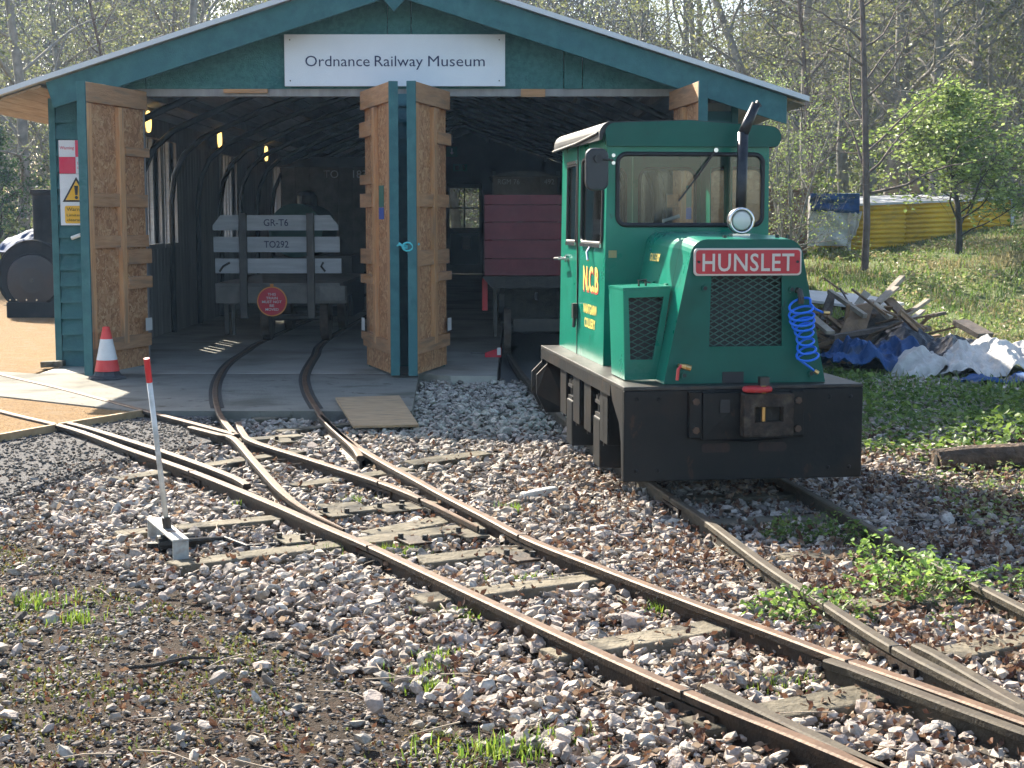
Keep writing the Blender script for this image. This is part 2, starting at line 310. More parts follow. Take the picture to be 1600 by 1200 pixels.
# ------------------------------------------------------------------ terrain
def hgt(X, Y):
    b = 1.02*smooth01(16.5, 28, Y)*smooth01(3.0, 5.2, X)
    b += .38*smooth01(18, 28, Y)*smooth01(6.3, 9.5, X)+.4*smooth01(24, 30, Y)*smooth01(10, 14, X)
    far = .5*smooth01(45, 80, Y)
    bump = .10*mnoise.noise((X*.35, Y*.35, 3.1))*smooth01(3, 5, X)*smooth01(12, 18, Y)
    return -.125+b+far+bump
def terrain():
    xs = np.concatenate([np.linspace(-70,-14,20), np.arange(-13.5,14.1,.3), np.linspace(15,70,20)])
    ys = np.concatenate([np.linspace(-4,3,8), np.arange(3.3,34,.3), np.linspace(35,160,40)])
    V = []; col = []
    for y in ys:
        for x in xs:
            V.append((x, y, hgt(x, y))); n = mnoise.noise((x*.8, y*.8, 0))*.5+.5; n2 = mnoise.noise((x*.3, y*.3, 9))*.5+.5
            g = smooth01(2.6, 3.6, x)*smooth01(9.5, 12.5, y+n*2); g = max(g, smooth01(22, 27, y+n*2))
            e = np.array((.085,.062,.045))*(.8+.5*n); gr = np.array((.085,.115,.03))*(.7+.6*n)*(1-n2*.4)+np.array((.13,.105,.05))*n2*.5
            col.append(e*(1-g)+gr*g)
    nx, ny = len(xs), len(ys); i = np.arange(nx*ny).reshape(ny, nx)
    F = np.stack([i[:-1,:-1], i[:-1,1:], i[1:,1:], i[1:,:-1]], -1).reshape(-1, 4)
    o = np_mesh('ground', np.array(V), F, np.array(col), attrm('ground_earth_and_grass', .95, nscale=35, namt=.55, bump=1.0), True)
    tag(o, kind='structure')
terrain()
def sheet(name, pts, z, thick, mat, bevel=0):
    mb = MB(); mb.prism([Vector((p[0], p[1], z)) for p in pts][::-1], (0,0,-thick)); o = obj(name, mb, mat, bevel=bevel); return tag(o, kind='structure')
# ballast bed (stones are laid on it further down)
def gz(px, py, z=0): p = G(px, py, z); return (p.x, p.y)
ballast_bed = sheet('ballast_bed', [(-2.6,3.4), (7,3.4), (7,9.5), (3.2,13), (2.4,15.6), (-.6,15.6), (-.75,12.4), (-3.2,12.4), (-5.4,11.2), (-6.6,9.0), (-6.6,3.4)], -.108, .05, noisem('ballast_dirt', (.022,.017,.013), (.06,.045,.034), 25, .95, bump=.8, spec=.1, c3=(.055,.03,.02), s3=12))
# concrete
apron = sheet('concrete_apron', [(-10.5,18.2), (-4.72,15.2), (-4.72,15.205), (-.93,15.205), (-.80,12.2), (-3.02,12.2), (-6.3,14.6), (-10.5,16.8)], -.012, .14, concrete_dim)
floor = sheet('shed_floor', [(-4.7,15.215), (-.93,15.215), (-.6,14.95), (-.15,14.95), (-.12,44), (-4.7,44)], -.010, .15, concrete)
sheet('shed_floor', [(.83,15.6), (2.3,15.6), (2.3,44), (.83,44)], -.010, .15, concrete)
sheet('track_pit_ballast', [(-.118,15.0), (.826,15.0), (.826,44), (-.118,44)], -.09, .05, noisem('grey_chippings', (.10,.10,.10), (.24,.235,.23), 60, .9, bump=1))
# orange gravel path on the left and dark fine gravel beside it
edge = [gz(-260,740,-.02), gz(0,682,-.02), gz(100,664,-.02), gz(228,643,-.02)]
sheet('gravel_path', [(-22,8.0), (-8.5,8.6)]+edge[:1]+edge[1:]+[(-3.25,12.34), (-6.35,14.66), (-10.5,16.83), (-10.5,18.2), (-4.79,15.2), (-4.79,40), (-22,40)], -.022, .1, orange)
sheet('fine_gravel_strip', [(-9,8.2), (-5.4,8.9), gz(0,790,-.1), gz(160,735,-.1), gz(330,700,-.1), gz(330,655,-.1), (-3.0,12.1), gz(228,648,-.1), gz(100,668,-.1), gz(0,686,-.1), (-6.4,10.4)], -.055, .06, asphalt)
e = thing('timber_edging', 'thin timber edging board between orange gravel path and dark gravel', 'edging', (edge[1][0], edge[1][1], -.1))
for a, b in zip(edge[:-1], edge[1:]): obj('board', MB().beam((a[0], a[1]-.02, -.05), (b[0], b[1]-.02, -.05), .03, .1), noisem('edging_wood', (.30,.19,.09), (.45,.30,.16), 8, .8), e)

# ------------------------------------------------------------------ railway track
PROF = [(-.0425,-.105), (.0425,-.105), (.0425,-.097), (.008,-.084), (.007,-.036), (.0235,-.028), (.0235,-.006), (.017,0), (-.017,0), (-.0235,-.006), (-.0235,-.028), (-.007,-.036), (-.008,-.084), (-.0425,-.097)]
def rail(parent, pts, old=False, taper=None, name='rail'):
    P = catmull([p if isinstance(p, Vector) else (Vector((*p, 0)) if isinstance(p[0], float) else G(*p)) for p in pts], .1)
    mb = MB().sweep(P, PROF, 0, lambda k: 1 if k in (6,7,8) else 0)
    if taper:   # planed switch blade: last part narrows to a point
        n = len(PROF); m = len(P)
        for i in range(m):
            t = min(1, (m-1-i)*.1/taper)
            if t < 1:
                q = P[i]; f = .25+.75*t
                for k in range(n):
                    j = i*n+k; x, y, z = mb.v[j]; mb.v[j] = (q.x+(x-q.x)*f, q.y+(y-q.y)*f, z-.006*(1-t))
    o = obj(name, mb, [rail_side2, rail_top2] if old else [rail_side, rail_top], parent); return P
def fishplate(parent, px, P, side=1):
    q = min(range(len(P)-1), key=lambda i: (P[i]-G(*px)).length); d = (P[q+1]-P[q-1]).normalized(); s = Vector((d.y,-d.x,0))*side
    a = P[q]-d*.17+s*.014+Vector((0,0,-.06)); b = P[q]+d*.17+s*.014+Vector((0,0,-.06))
    f = obj('fishplate', MB().beam(a, b, .013, .046), rail_side, parent)
    for t in (-.12,-.05,.05,.12):
        c = P[q]+d*t+s*.022+Vector((0,0,-.06)); obj('bolt', MB().cyl(c, c+s*.022, .012, 6), black_iron, f)
    for sg in (-1,1):   # gap in the head, seen as a dark joint
        pass
    g = P[q]; obj('joint_gap', MB().box((g.x, g.y, g.z-.011), (.052,.006,.026), Matrix.Rotation(math.atan2(s.y, s.x), 3, 'Z')), black_iron, f)
T1 = thing('railway_turnout', 'rusty turnout whose curved branch runs into the left bay of the shed', 'railway track', tuple(G(480,800,-.105)))
rB = rail(T1, [(-120,606),(0,641),(110,668),(200,700),(300,735),(420,783),(500,818),(580,852),(700,908),(900,1001),(1100,1090),(1250,1150),(1390,1207),(1520,1256)])
rD = rail(T1, [(-2.22,34.),(-2.28,26.),(-2.36,19.6),(492,556),(477,583),(478,605),(490,630),(515,662),(552,692),(600,721),(650,748),(690,770),(760,806),(830,842),(950,889),(1100,946),(1250,1001),(1300,1020),(1450,1072),(1600,1125),(1720,1167)])
rCt = rail(T1, [(-2.98,34.),(-3.04,26.),(-3.14,19.6),(383,549),(358,566),(342,588),(336,612),(343,645),(367,677)])
rCl = rail(T1, [(297,666),(345,678),(366,684),(400,722),(440,765),(480,795),(537,824)], taper=1.2)
rAl = rail(T1, [(-140,548),(0,584),(95,606),(240,644),(310,662),(370,678)])
rAr = rail(T1, [(372,659),(380,675),(398,689),(490,718),(595,752),(660,778),(747,820)], taper=1.2)
rail(T1, [(108,660),(140,668),(250,702),(330,730),(372,747),(386,756)], name='check_rail')
rail(T1, [(500,648),(530,676),(553,697),(563,712)], name='check_rail')
fishplate(T1, (582,853), rB, 1); fishplate(T1, (1065,1075), rB, 1); fishplate(T1, (812,833), rD, 1); fishplate(T1, (597,752), rAr, 1); fishplate(T1, (662,778), rAr, 1); fishplate(T1, (300,735), rB, 1)
T2 = thing('railway_siding', 'weathered siding track that carries the green locomotive into the right bay', 'railway track', tuple(G(1200,830,-.105)))
rL = rail(T2, [(-.05,34.),(-.05,22.),(-.03,17.6),(.22,13.6),(.50,10.8),(1030,762),(1100,808),(1200,882),(1290,940),(1330,966),(1400,1009),(1500,1060),(1600,1108),(1690,1150)], old=True)
rM = rail(T2, [(.72,34.),(.72,22.),(.74,17.6),(1.0,13.7),(1.27,10.95),(1252,762),(1345,814),(1440,866),(1600,948),(1760,1026)], old=True)
rail(T2, [(1293,1029),(1330,1041),(1450,1086),(1600,1141),(1720,1180)], old=True, name='check_rail')
rail(T2, [(1432,1005),(1462,1019),(1600,1099),(1670,1136)], old=True, name='check_rail')
rail(T2, [(1105,1068),(1135,1082),(1280,1150),(1370,1194),(1460,1238)], old=True, name='check_rail')
fishplate(T2, (1046,774), rL, 1); fishplate(T2, (1398,1008), rL, 1); fishplate(T1, (1325,1028), rD, 1)
def sleeper(parent, a, b, wd=.15, z=-.056, rot=0):
    a = G(*a, z-.05); b = G(*b, z-.05); mb = MB().beam(a, b, wd, .1); d = (b-a).normalized()
    for i, p in enumerate(mb.v): mb.v[i] = (p[0]+random.uniform(-.012,.012), p[1]+random.uniform(-.012,.012), p[2]+random.uniform(-.006,.006))
    obj('sleeper', mb, sleeper_m, parent, bevel=.008)
for a, b, *k in [((185,846),(680,797)), ((272,896),(765,834)), ((655,890),(850,868)), ((655,953),(935,917)), ((860,1040),(1125,996)), ((1083,1152),(1400,1098)), ((395,662),(505,655)), ((430,682),(585,668)), ((500,806),(560,800)),
                 ((100,725),(330,690)), ((180,760),(470,715)), ((340,700),(470,690)), ((640,735),(760,718)), ((460,770),(640,742)), ((580,848),(705,824))]:
    sleeper(T1, a, b, k[0] if k else .15)
for a, b in [((1105,829),(1325,818)), ((1220,886),(1420,872)), ((1325,964),(1560,944)), ((1070,790),(1260,783)), ((1480,1040),(1700,990))]: sleeper(T2, a, b)
# chairs / coach screws
def chair(parent, px):
    p = G(*px, -.056); c = obj('chair_plate', MB().box((p.x, p.y, p.z+.006), (.20,.12,.012), Matrix.Rotation(R(-62), 3, 'Z')), sleeper_m if random.random() < .7 else rail_side, parent, bevel=.004)
    for dx in (-.06,.06):
        obj('coach_screw', MB().cyl((p.x+dx, p.y-dx*.3, p.z+.012), (p.x+dx, p.y-dx*.3, p.z+.036), .014, 8), black_iron, c)
for px in [(610,797),(645,793),(645,846),(735,836),(525,804),(445,690),(812,872),(455,845)]: chair(T1, px)
# stretcher rod from the lever to the switch blades
a = G(292,845,-.03); b = G(350,842,-.06); c_ = G(385,855,-.075); d_ = G(640,835,-.075)
obj('stretcher_rod', MB().tube([a, b, c_, d_], .014, 8), black_iron, T1)
# flat dark strips in place of the shaded flangeway grooves in the concrete
fw = noisem('flangeway_dark', (.02,.018,.016), (.07,.06,.05), 50, .95, bump=.8)
for P_, y0 in ((rD, 12.3), (rCt, 12.3)):
    pts = [p for p in P_ if p.y > y0 and p.y < 34]
    obj('flangeway', MB().sweep([p+Vector((0,0,-.006)) for p in pts], [(-.055,-.003),(-.055,0),(.055,0),(.055,-.003)]), fw, T1)

# ------------------------------------------------------------------ shed
AX, AZ, SL, YF = -1.17, 4.01, .322, 16.0
rz_ = lambda X: AZ-SL*abs(X-AX)
SH = thing('railway_shed', 'long teal timber engine shed with low gable roof and open double doors', 'shed', (AX, 16.0, -.012))
def weatherboards(x0, x1, zmax, y=YF, step=.168, h0=-.005):
    z = h0
    while z < zmax-.02:
        h = min(step, zmax-z)
        # each board tilts out at its lower edge
        mb = MB(); mb.prism([Vector((x0, y, z)), Vector((x0, y-.052, z-.014)), Vector((x0, y-.047, z+.012)), Vector((x0, y-.008, z+h)), Vector((x0, y, z+h))], (x1-x0,0,0)); obj('weatherboard', mb, teal, SH); z += step
weatherboards(-4.69, -3.80, 2.72); weatherboards(-1.49, -.70, 2.84); weatherboards(1.675, 2.27, 2.62)
for a, b, z in ((-4.72,-3.80,2.78),(-1.49,-.70,2.84),(1.675,2.30,2.7)): obj('front_wall', MB().bb(a,b,YF+.002,YF+.09,-.01,z), dark_in, SH)
for x in (-4.72, 2.285): obj('corner_post', MB().bb(x-.035,x+.035,YF-.055,YF+.1,-.01,rz_(x)-.12), teal, SH, bevel=.005)
# gable boards (sheets with joints)
gx = [-4.55,-3.75,-1.27,-1.03,.53,.72,2.2]
for a, b in zip(gx[:-1], gx[1:]):
    a2, b2 = a+.004, b-.004; lo = 2.845
    pts = [(a2, lo), (b2, lo), (b2, max(lo, rz_(b2)-.06))] + ([(AX, AZ-.06)] if a2 < AX < b2 else []) + [(a2, max(lo, rz_(a2)-.06))]
    y = YF-.03 if b-a > .3 else YF-.042
    obj('gable_panel', MB().prism([Vector((x, y, z)) for x, z in pts], (0,.03,0)), teal_panel, SH)
obj('door_head', MB().bb(-3.85,1.75,YF-.02,YF+.1,2.77,2.844), dark_in, SH)
# barge boards
def barge(x0, x1, z_off=.0, plumb=False):
    d = .285; sgn = 1 if x1 > x0 else -1
    top = [(x0, rz_(x0)-.012), (x1, rz_(x1)-.012)]
    lo = [(x1, rz_(x1)-d), ((x0 if plumb else x0+.075*sgn), rz_(x0)-d+(.0 if plumb else .02))]
    return MB().prism([Vector((x, 15.57, z)) for x, z in (top+lo)], (0,.035,0))
obj('barge_board', barge(-4.66, AX-.002), teal, SH, bevel=.004); obj('barge_board', barge(2.75, AX+.002, plumb=True), teal, SH, bevel=.004)
obj('ridge_block', MB().prism([Vector((AX+dx, 15.545, z)) for dx, z in ((-.14,3.72),(0,3.565),(.14,3.72),(.14,3.96),(-.14,3.96))], (0,.024,0)), teal, SH, bevel=.004)
# roof
for s, ex in ((-1,-5.40), (1,2.94)):
    r_ = obj('roof', MB().prism([Vector((AX, 15.53, AZ+.03)), Vector((ex, 15.53, rz_(ex)+.03)), Vector((ex, 15.53, rz_(ex)+.002)), Vector((AX, 15.53, AZ+.002))], (0,29,0)), roofm, SH)
    obj('edge_trim', MB().prism([Vector((AX, 15.49, AZ+.045)), Vector((ex-.02*-s, 15.49, rz_(ex)+.045)), Vector((ex-.02*-s, 15.49, rz_(ex)-.006)), Vector((AX, 15.49, AZ-.006))], (0,.035,0)), plain('roof_trim_%d' % s, (.62,.64,.66), .45), r_)
    wx = -4.72 if s < 0 else 2.30
    n = 5; 
    for i in range(n):   # soffit boards
        xa = wx+(ex-wx)*i/n+.003*s; xb = wx+(ex-wx)*(i+1)/n-.003*s
        obj('soffit_board', MB().prism([Vector((xa, 15.62, rz_(xa)-.035)), Vector((xb, 15.62, rz_(xb)-.035)), Vector((xb, 15.62, rz_(xb)-.012)), Vector((xa, 15.62, rz_(xa)-.012))], (0,28.5,0)), soffit_m, r_)
    # lining boards inside, running with the roof
    m_ = 16; x_in = AX; 
    for i in range(m_):
        xa = AX+(wx-AX)*i/m_; xb = AX+(wx-AX)*(i+1)/m_-.02*s
        dz = .05+.012*(i % 2)
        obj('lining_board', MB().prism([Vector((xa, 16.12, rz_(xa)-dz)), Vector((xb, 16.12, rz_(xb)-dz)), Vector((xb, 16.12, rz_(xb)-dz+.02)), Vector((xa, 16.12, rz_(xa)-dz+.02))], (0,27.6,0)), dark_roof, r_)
    for i in range(4):
        xp = AX+(wx-AX)*(i+.6)/4.3; obj('purlin', MB().bb(xp-.03,xp+.03,16.12,43.6,rz_(xp)-.17,rz_(xp)-.07), dark_in, r_)
# side and rear walls
WIN = [(19.6,20.4),(20.55,21.35),(24.7,26.0),(30.0,30.9),(35.5,36.5)]
mb = MB(); xw0, xw1 = -4.75, -4.66
mb.bb(xw0,xw1,16.1,44,-.05,1.2); mb.bb(xw0,xw1,16.1,44,2.56,2.86)
ys = [16.1]+[v for w_ in WIN for v in w_]+[44]
for a, b in zip(ys[0::2], ys[1::2]): mb.bb(xw0,xw1,a,b,1.2,2.56)
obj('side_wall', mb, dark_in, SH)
obj('side_wall', MB().bb(2.24,2.33,16.1,44,-.05,2.84), dark_in, SH)
# vertical boarding on the inner left wall
y = 16.2
while y < 36:
    if not any(a-.02 < y+.1 < b+.02 for a, b in WIN): obj('wall_board', MB().bb(-4.66,-4.645,y,y+.19,0,2.55), dark_in, SH)
    else: obj('wall_board', MB().bb(-4.66,-4.645,y,y+.19,0,1.19), dark_in, SH)
    y += .2
for (a, b) in WIN:
    wn = obj('window', MB().bb(-4.77,-4.62,a-.04,a,1.16,2.60).bb(-4.77,-4.62,b,b+.04,1.16,2.60).bb(-4.77,-4.60,a-.04,b+.04,1.14,1.2).bb(-4.77,-4.62,a-.04,b+.04,2.56,2.6), dark_in, SH)
    n = int((b-a)/.02); pts = [(-4.70+.012*math.sin(2*math.pi*i/7), a+(b-a)*i/n) for i in range(n+1)]
    ms = MB(); ms.add([Vector((x, yy, z)) for x, yy in pts for z in (1.2,2.56)], [(2*i,2*i+2,2*i+3,2*i+1) for i in range(n)]); obj('clear_sheet', ms, clear_sheet, wn)
    k = max(1, int((b-a)/.32))
    for i in range(1, k+1): yy = a+(b-a)*i/(k+1); obj('glazing_bar', MB().bb(-4.74,-4.66,yy-.03,yy+.03,1.2,2.56), grey_board, wn)
rear = MB(); rear.bb(-4.75,-1.85,43.9,44,-.05,2.8); rear.bb(-.85,2.33,43.9,44,-.05,2.8); rear.bb(-1.85,-.85,43.9,44,2.55,2.8)
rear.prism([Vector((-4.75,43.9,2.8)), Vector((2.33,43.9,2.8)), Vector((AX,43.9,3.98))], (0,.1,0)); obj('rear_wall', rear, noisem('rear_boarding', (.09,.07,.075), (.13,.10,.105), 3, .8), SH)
for x in (-4.0,-3.0,-2.2,-.5,.4,1.3): obj('rear_stud', MB().bb(x-.05,x+.05,43.82,43.9,0,2.9), dark_in, SH)
dr = obj('rear_door', MB().bb(-1.85,-1.77,43.86,43.95,0,2.5).bb(-.93,-.85,43.86,43.95,0,2.5).bb(-1.85,-.85,43.86,43.95,2.42,2.55).bb(-1.77,-.93,43.86,43.95,0,.25).bb(-1.77,-.93,43.86,43.95,1.15,1.30).bb(-1.37,-1.33,43.87,43.94,1.3,2.42).bb(-1.77,-.93,43.87,43.94,1.84,1.88), noisem('door_grey_paint', (.5,.51,.51), (.6,.61,.61), 4, .6), SH)
obj('lower_panel', MB().bb(-1.77,-.93,43.88,43.93,.25,1.15), plain('door_panel', (.03,.05,.06), .5), dr)
obj('notice', MB().bb(-1.42,-1.18,43.865,43.875,.68,1.05), paper, dr)
for x0, x1 in ((-1.77,-1.37),(-1.33,-.93)):
    for z0, z1 in ((1.30,1.84),(1.88,2.42)): obj('pane', MB().bb(x0,x1,43.9,43.906,z0,z1), glass, dr)
# bent steel ribs
for k in range(12):
    y = 17.3+k*1.75
    L = [(-4.58,0),(-4.58,1.75),(-4.53,2.1),(-4.40,2.38),(-4.15,2.60),(-3.85,2.74),(-3.3,2.98),(AX,3.72)]
    pts = [Vector((x, y, z)) for x, z in L]; rp = [Vector((2*AX-p.x-.02, y, p.z)) for p in pts[::-1][1:]]
    obj('roof_rib', MB().tube(pts+rp, .038, 8), steel_dk, SH, smooth=True)
for x, z0, z1, y0, y1 in ((-4.6,2.1,.9,18.9,17.5),(-4.6,1.9,.6,24.2,22.6)): obj('brace_rod', MB().tube([(x,y0,z1-.4),(x+.03,y1+1.6,z0)], .012, 6), chrome, SH)
# doors: frame of battens on osb, outer face boarded green
def door(hx, ang, w_, label, flip=1, pins=()):
    """leaf hinged at (hx,16); ang = direction of the leaf from the hinge; inner face towards side 'flip'"""
    H_ = 2.80; d = Vector((math.cos(ang), math.sin(ang), 0)); nrm = Vector((-d.y, d.x, 0))*flip; b0 = Vector((hx, YF-.06, .015))
    def slab(u0, u1, z0, z1, t0, t1):
        return MB().prism([b0+d*u0+Vector((0,0,z0))+nrm*t0, b0+d*u1+Vector((0,0,z0))+nrm*t0, b0+d*u1+Vector((0,0,z1))+nrm*t0, b0+d*u0+Vector((0,0,z1))+nrm*t0], nrm*(t1-t0))
    dd = obj('door', slab(0, w_, 0, H_, 0, .02), osb, SH); tag(dd, label)
    z = 0
    for i in range(17): obj('weatherboard', slab(0, w_, z+.002, min(H_, z+.166), -.02, -.001), teal, dd); z += .166
    for u0, u1 in ((w_-.10, w_-.002), (w_*.40, w_*.40+.10)): obj('stile', slab(u0, u1, .26, H_-.2, .0205, .065), wood, dd, bevel=.003)
    obj('end_stile', slab(w_+.0005, w_+.022, 0, H_, -.021, .066), teal, dd)
    obj('top_rail', slab(0, w_-.002, H_-.19, H_-.005, .0205, .068), wood_h, dd, bevel=.003)
    obj('bottom_rail', slab(0, w_-.002, .2, .33, .0205, .060), wood_h, dd, bevel=.003)
    for z0, over, hh in pins:
        if over: obj('batten', slab(-.02, w_*.40-.003, z0, z0+hh, .022, .075), wood_h, dd, bevel=.003)
        else: obj('batten', slab(0, w_*.40-.003, z0, z0+hh, .0215, .055), wood_h, dd, bevel=.003); obj('batten', slab(w_*.40+.103, w_-.103, z0, z0+hh, .0215, .055), wood_h, dd, bevel=.003)
    obj('white_label', slab(.02, .16, .36, .49, .077, .079), paper, dd)
    return dd, slab
bat = [(1.62,False,.13),(1.05,True,.15),(1.22,False,.12),(2.13,True,.09),(.80,True,.12)]
dA, _ = door(-3.80, math.atan2(-1.2,-.30), 1.22, 'leftmost open door leaf, inner osb face towards the opening', 1, bat)
dB, slB = door(-1.49, math.atan2(-1.17,.385), 1.22, 'open door leaf on the left side of the central post', -1, [(2.33,True,.15),(1.62,True,.14),(1.05,True,.15),(.85,True,.09),(.27,True,.08),(1.85,True,.10)])
dC, _ = door(-.70, math.atan2(-1.18,-.27), 1.22, 'open door leaf on the right side of the central post', 1, [(2.25,True,.12),(1.62,False,.13),(1.05,False,.15),(.88,True,.09)])
dD, slD = door(1.675, math.atan2(-1.2,.15), 1.22, 'rightmost open door leaf, mostly hidden behind the locomotive', -1, [(2.33,False,.13),(1.62,True,.13),(1.05,True,.15)])
obj('poster', slB(.62,.82,1.62,1.83,.0225,.026), green_sign, dB); obj('poster', slB(.62,.82,1.50,1.615,.0225,.026), blue_sign, dB)
obj('poster', slD(.62,.82,1.62,1.83,.0225,.026), green_sign, dD); obj('poster', slD(.62,.82,1.50,1.615,.0225,.026), blue_sign, dD)
obj('head_block', MB().bb(.09,.34,15.93,15.965,2.76,2.84), wood_h, SH); obj('head_block', MB().bb(-2.95,-2.5,15.93,15.965,2.80,2.84), wood_h, SH)
obj('door_stay', MB().tube([PY(112,372,15.9), PY(126,367,15.88)], .02, 8), plain('stay_white', (.75,.75,.73), .5), SH)
# turquoise rope tying the central leaves
p0 = PY(620,380,14.78); p1 = PY(655,381,14.80); rp = []
for i in range(9): t = i/8; rp.append(p0.lerp(p1, t)+Vector((0, -.03*math.sin(t*math.pi), -.03*math.sin(t*math.pi)+.01*(i % 2))))
rope = MB().tube(rp, .011, 6).tube([p+Vector((0,-.012,-.025+.012*(i % 3))) for i, p in enumerate(rp)], .010, 6)
mid = rp[4]; rope.tube([mid, mid+Vector((.02,-.02,-.1)), mid+Vector((.05,0,-.22)), mid+Vector((.055,.01,-.42))], .007, 6)
rope.tube([mid+Vector((.05*math.cos(a), -.03, .04*math.sin(a))) for a in np.linspace(0, 6.2, 12)], .009, 6)
tag(obj('rope', rope, rope_m, smooth=True), 'turquoise rope tying together the two door leaves at the central post', 'rope')

# ------------------------------------------------------------------ signs on the shed
s1 = thing('museum_sign', 'long white sign reading Ordnance Railway Museum above the shed doors', 'sign', (-1.2, 15.9, 2.87))
obj('board', MB().bb(-2.318,-.070,15.90,15.925,2.865,3.385), M_sign, s1, bevel=.002)
for wd_, xl, ww in (('Ordnance', PY(477,95,15.9).x, 99), ('Railway', PY(585.5,95,15.9).x, 74), ('Museum', PY(669,95,15.9).x, 87)): obj('lettering', text_mb(wd_, (xl,15.899,3.065), (1,0,0), (0,0,1), .112, ww/2400*15.9, 'L', depth=.003, bold=-.002), navy, s1)
for x in (-2.26,-.13):
    for z in (2.92,3.33): obj('screw', MB().cyl((x,15.901,z),(x,15.894,z),.007,8), steel_dk, s1)
sw = PY(91,219,15.93); sx = sw.x; k = .0066*25.5
s2 = thing('warning_sign', 'red and white chequered limited clearance warning sign by left door', 'sign', (sx+.17, 15.93, 2.0))
zt = PY(91,219,15.93).z; q = .170
obj('board', MB().bb(sx,sx+2*q,15.935,15.945,zt-2*q,zt), M_sign, s2)
obj('red_square', MB().bb(sx+q,sx+2*q-.001,15.931,15.934,zt-q,zt-.001), sign_pink, s2); obj('red_square', MB().bb(sx+.001,sx+q,15.931,15.934,zt-2*q+.001,zt-q), sign_pink, s2)
obj('lettering', text_mb('Warning', (sx+q/2,15.932,zt-q*.55), (1,0,0), (0,0,1), .034, .145), sign_pink, s2)
t_ = text_mb('Limited', (sx+q*1.5,15.932,zt-q*1.45), (1,0,0), (0,0,1), .03, .13); t2_ = text_mb('clearance', (sx+q*1.5,15.932,zt-q*1.7), (1,0,0), (0,0,1), .03, .14); obj('lettering', t_, sign_pink, s2); obj('lettering', t2_, sign_pink, s2)
zb = PY(91,352,15.93).z; zt2 = zt-2*q-.004
s3 = thing('clearance_sign', 'white sign with yellow warning triangle and Warning Limited clearance text', 'sign', (sx+.17, 15.93, zb))
obj('board', MB().bb(sx,sx+2*q,15.935,15.945,zb,zt2), M_sign, s3)
cx = sx+q; 
obj('triangle_border', MB().prism([Vector((cx-.145,15.931,zt2-.285)), Vector((cx+.145,15.931,zt2-.285)), Vector((cx,15.931,zt2-.03))], (0,.003,0)), black_l, s3)
obj('triangle', MB().prism([Vector((cx-.112,15.928,zt2-.266)), Vector((cx+.112,15.928,zt2-.266)), Vector((cx,15.928,zt2-.068))], (0,.002,0)), sign_yel, s3)
obj('exclamation_mark', MB().prism([Vector((cx-.012,15.925,zt2-.215)), Vector((cx+.012,15.925,zt2-.215)), Vector((cx+.02,15.925,zt2-.12)), Vector((cx-.02,15.925,zt2-.12))], (0,.002,0)).cyl((cx,15.927,zt2-.24),(cx,15.925,zt2-.24),.017,14), black_l, s3)
obj('yellow_panel', MB().prism([Vector((x,15.931,z)) for x, z in rrect(sx+.045,sx+2*q-.01,zb+.02,zb+.20,.02)], (0,.003,0)), sign_yel, s3)
t_ = MB()
for st, zz, hh, ww in (('Warning', zb+.148, .036, .20), ('Limited', zb+.092, .028, .15), ('clearance', zb+.042, .028, .20)):
    m_ = text_mb(st, (sx+.065,15.930,zz), (1,0,0), (0,0,1), hh, ww, 'L'); obj('lettering', m_, black_l, s3)
# bulkhead lamps on the left wall, lit
for i, (px, py, y, lb) in enumerate([(229,190,17.9,'lit oval wall lamp nearest the left door inside the shed'),(341,217,24.0,'lit oval wall lamp between the first two windows of the shed'),(414,240,30.0,'lit oval wall lamp farthest back along the left shed wall')]):
    p = Vector((-4.52, y*1.0, 2.52)); d = ray(px, py); t = (-4.50)/d[0]; p = Vector((-4.50, d[1]*t, CAMH+d[2]*t))
    lm = thing('wall_lamp', lb, 'lamp', tuple(p), group='lit lamps along the left shed wall')
    oval = lambda sx_, sz_, x0: [Vector((p.x+x0, p.y+sx_*math.cos(a), p.z+sz_*math.sin(a))) for a in np.linspace(0, 2*math.pi, 20)[:-1]]
    obj('housing', MB().prism(oval(.10,.155,-.12), (.12,0,0)), steel_dk, lm); obj('lens', MB().prism(oval(.085,.135,.001), (.045,0,0)), lamp_m, lm, bevel=.02)
# ------------------------------------------------------------------ locomotive (local frame: x to image right, y backwards, z up from the rail)
LO = thing('diesel_locomotive', 'small green diesel locomotive with black buffer beam and red HUNSLET plate', 'locomotive', (1.267, 8.305, 0), R(8))
def lo(name, mb, mat, parent=LO, **k): return obj(name, mb, mat, parent, local=True, **k)
HC = .03      # bonnet centre
# frame
lo('buffer_beam', MB().bb(-.672,.672,0,.03,.092,.588), loco_black, bevel=.006)
lo('beam_side', MB().prism([Vector((-.672,.031,.092)), Vector((-.672,.031,.588)), Vector((-.672,.36,.588)), Vector((-.672,.30,.50)), Vector((-.672,.12,.40)), Vector((-.672,.07,.30)), Vector((-.672,.05,.092))], (.02,0,0)), loco_black)
lo('beam_side', MB().prism([Vector((.652,.031,.092)), Vector((.652,.031,.588)), Vector((.652,.36,.588)), Vector((.652,.30,.50)), Vector((.652,.12,.40)), Vector((.652,.07,.30)), Vector((.652,.05,.092))], (.02,0,0)), loco_black)
lo('footplate', MB().bb(-.672,.672,.0,2.83,.589,.61), foot_m, bevel=.004)
lo('footplate_edge', MB().bb(-.672,-.650,.37,2.80,.52,.588), loco_black); lo('footplate_edge', MB().bb(.650,.672,.37,2.80,.52,.588), loco_black)
lo('frame_plate', MB().bb(-.50,-.46,.04,2.80,.13,.588), loco_black); lo('frame_plate', MB().bb(.46,.50,.04,2.80,.13,.588), loco_black)
lo('rear_buffer_beam', MB().bb(-.672,.672,2.80,2.83,.15,.588), loco_black, bevel=.006)
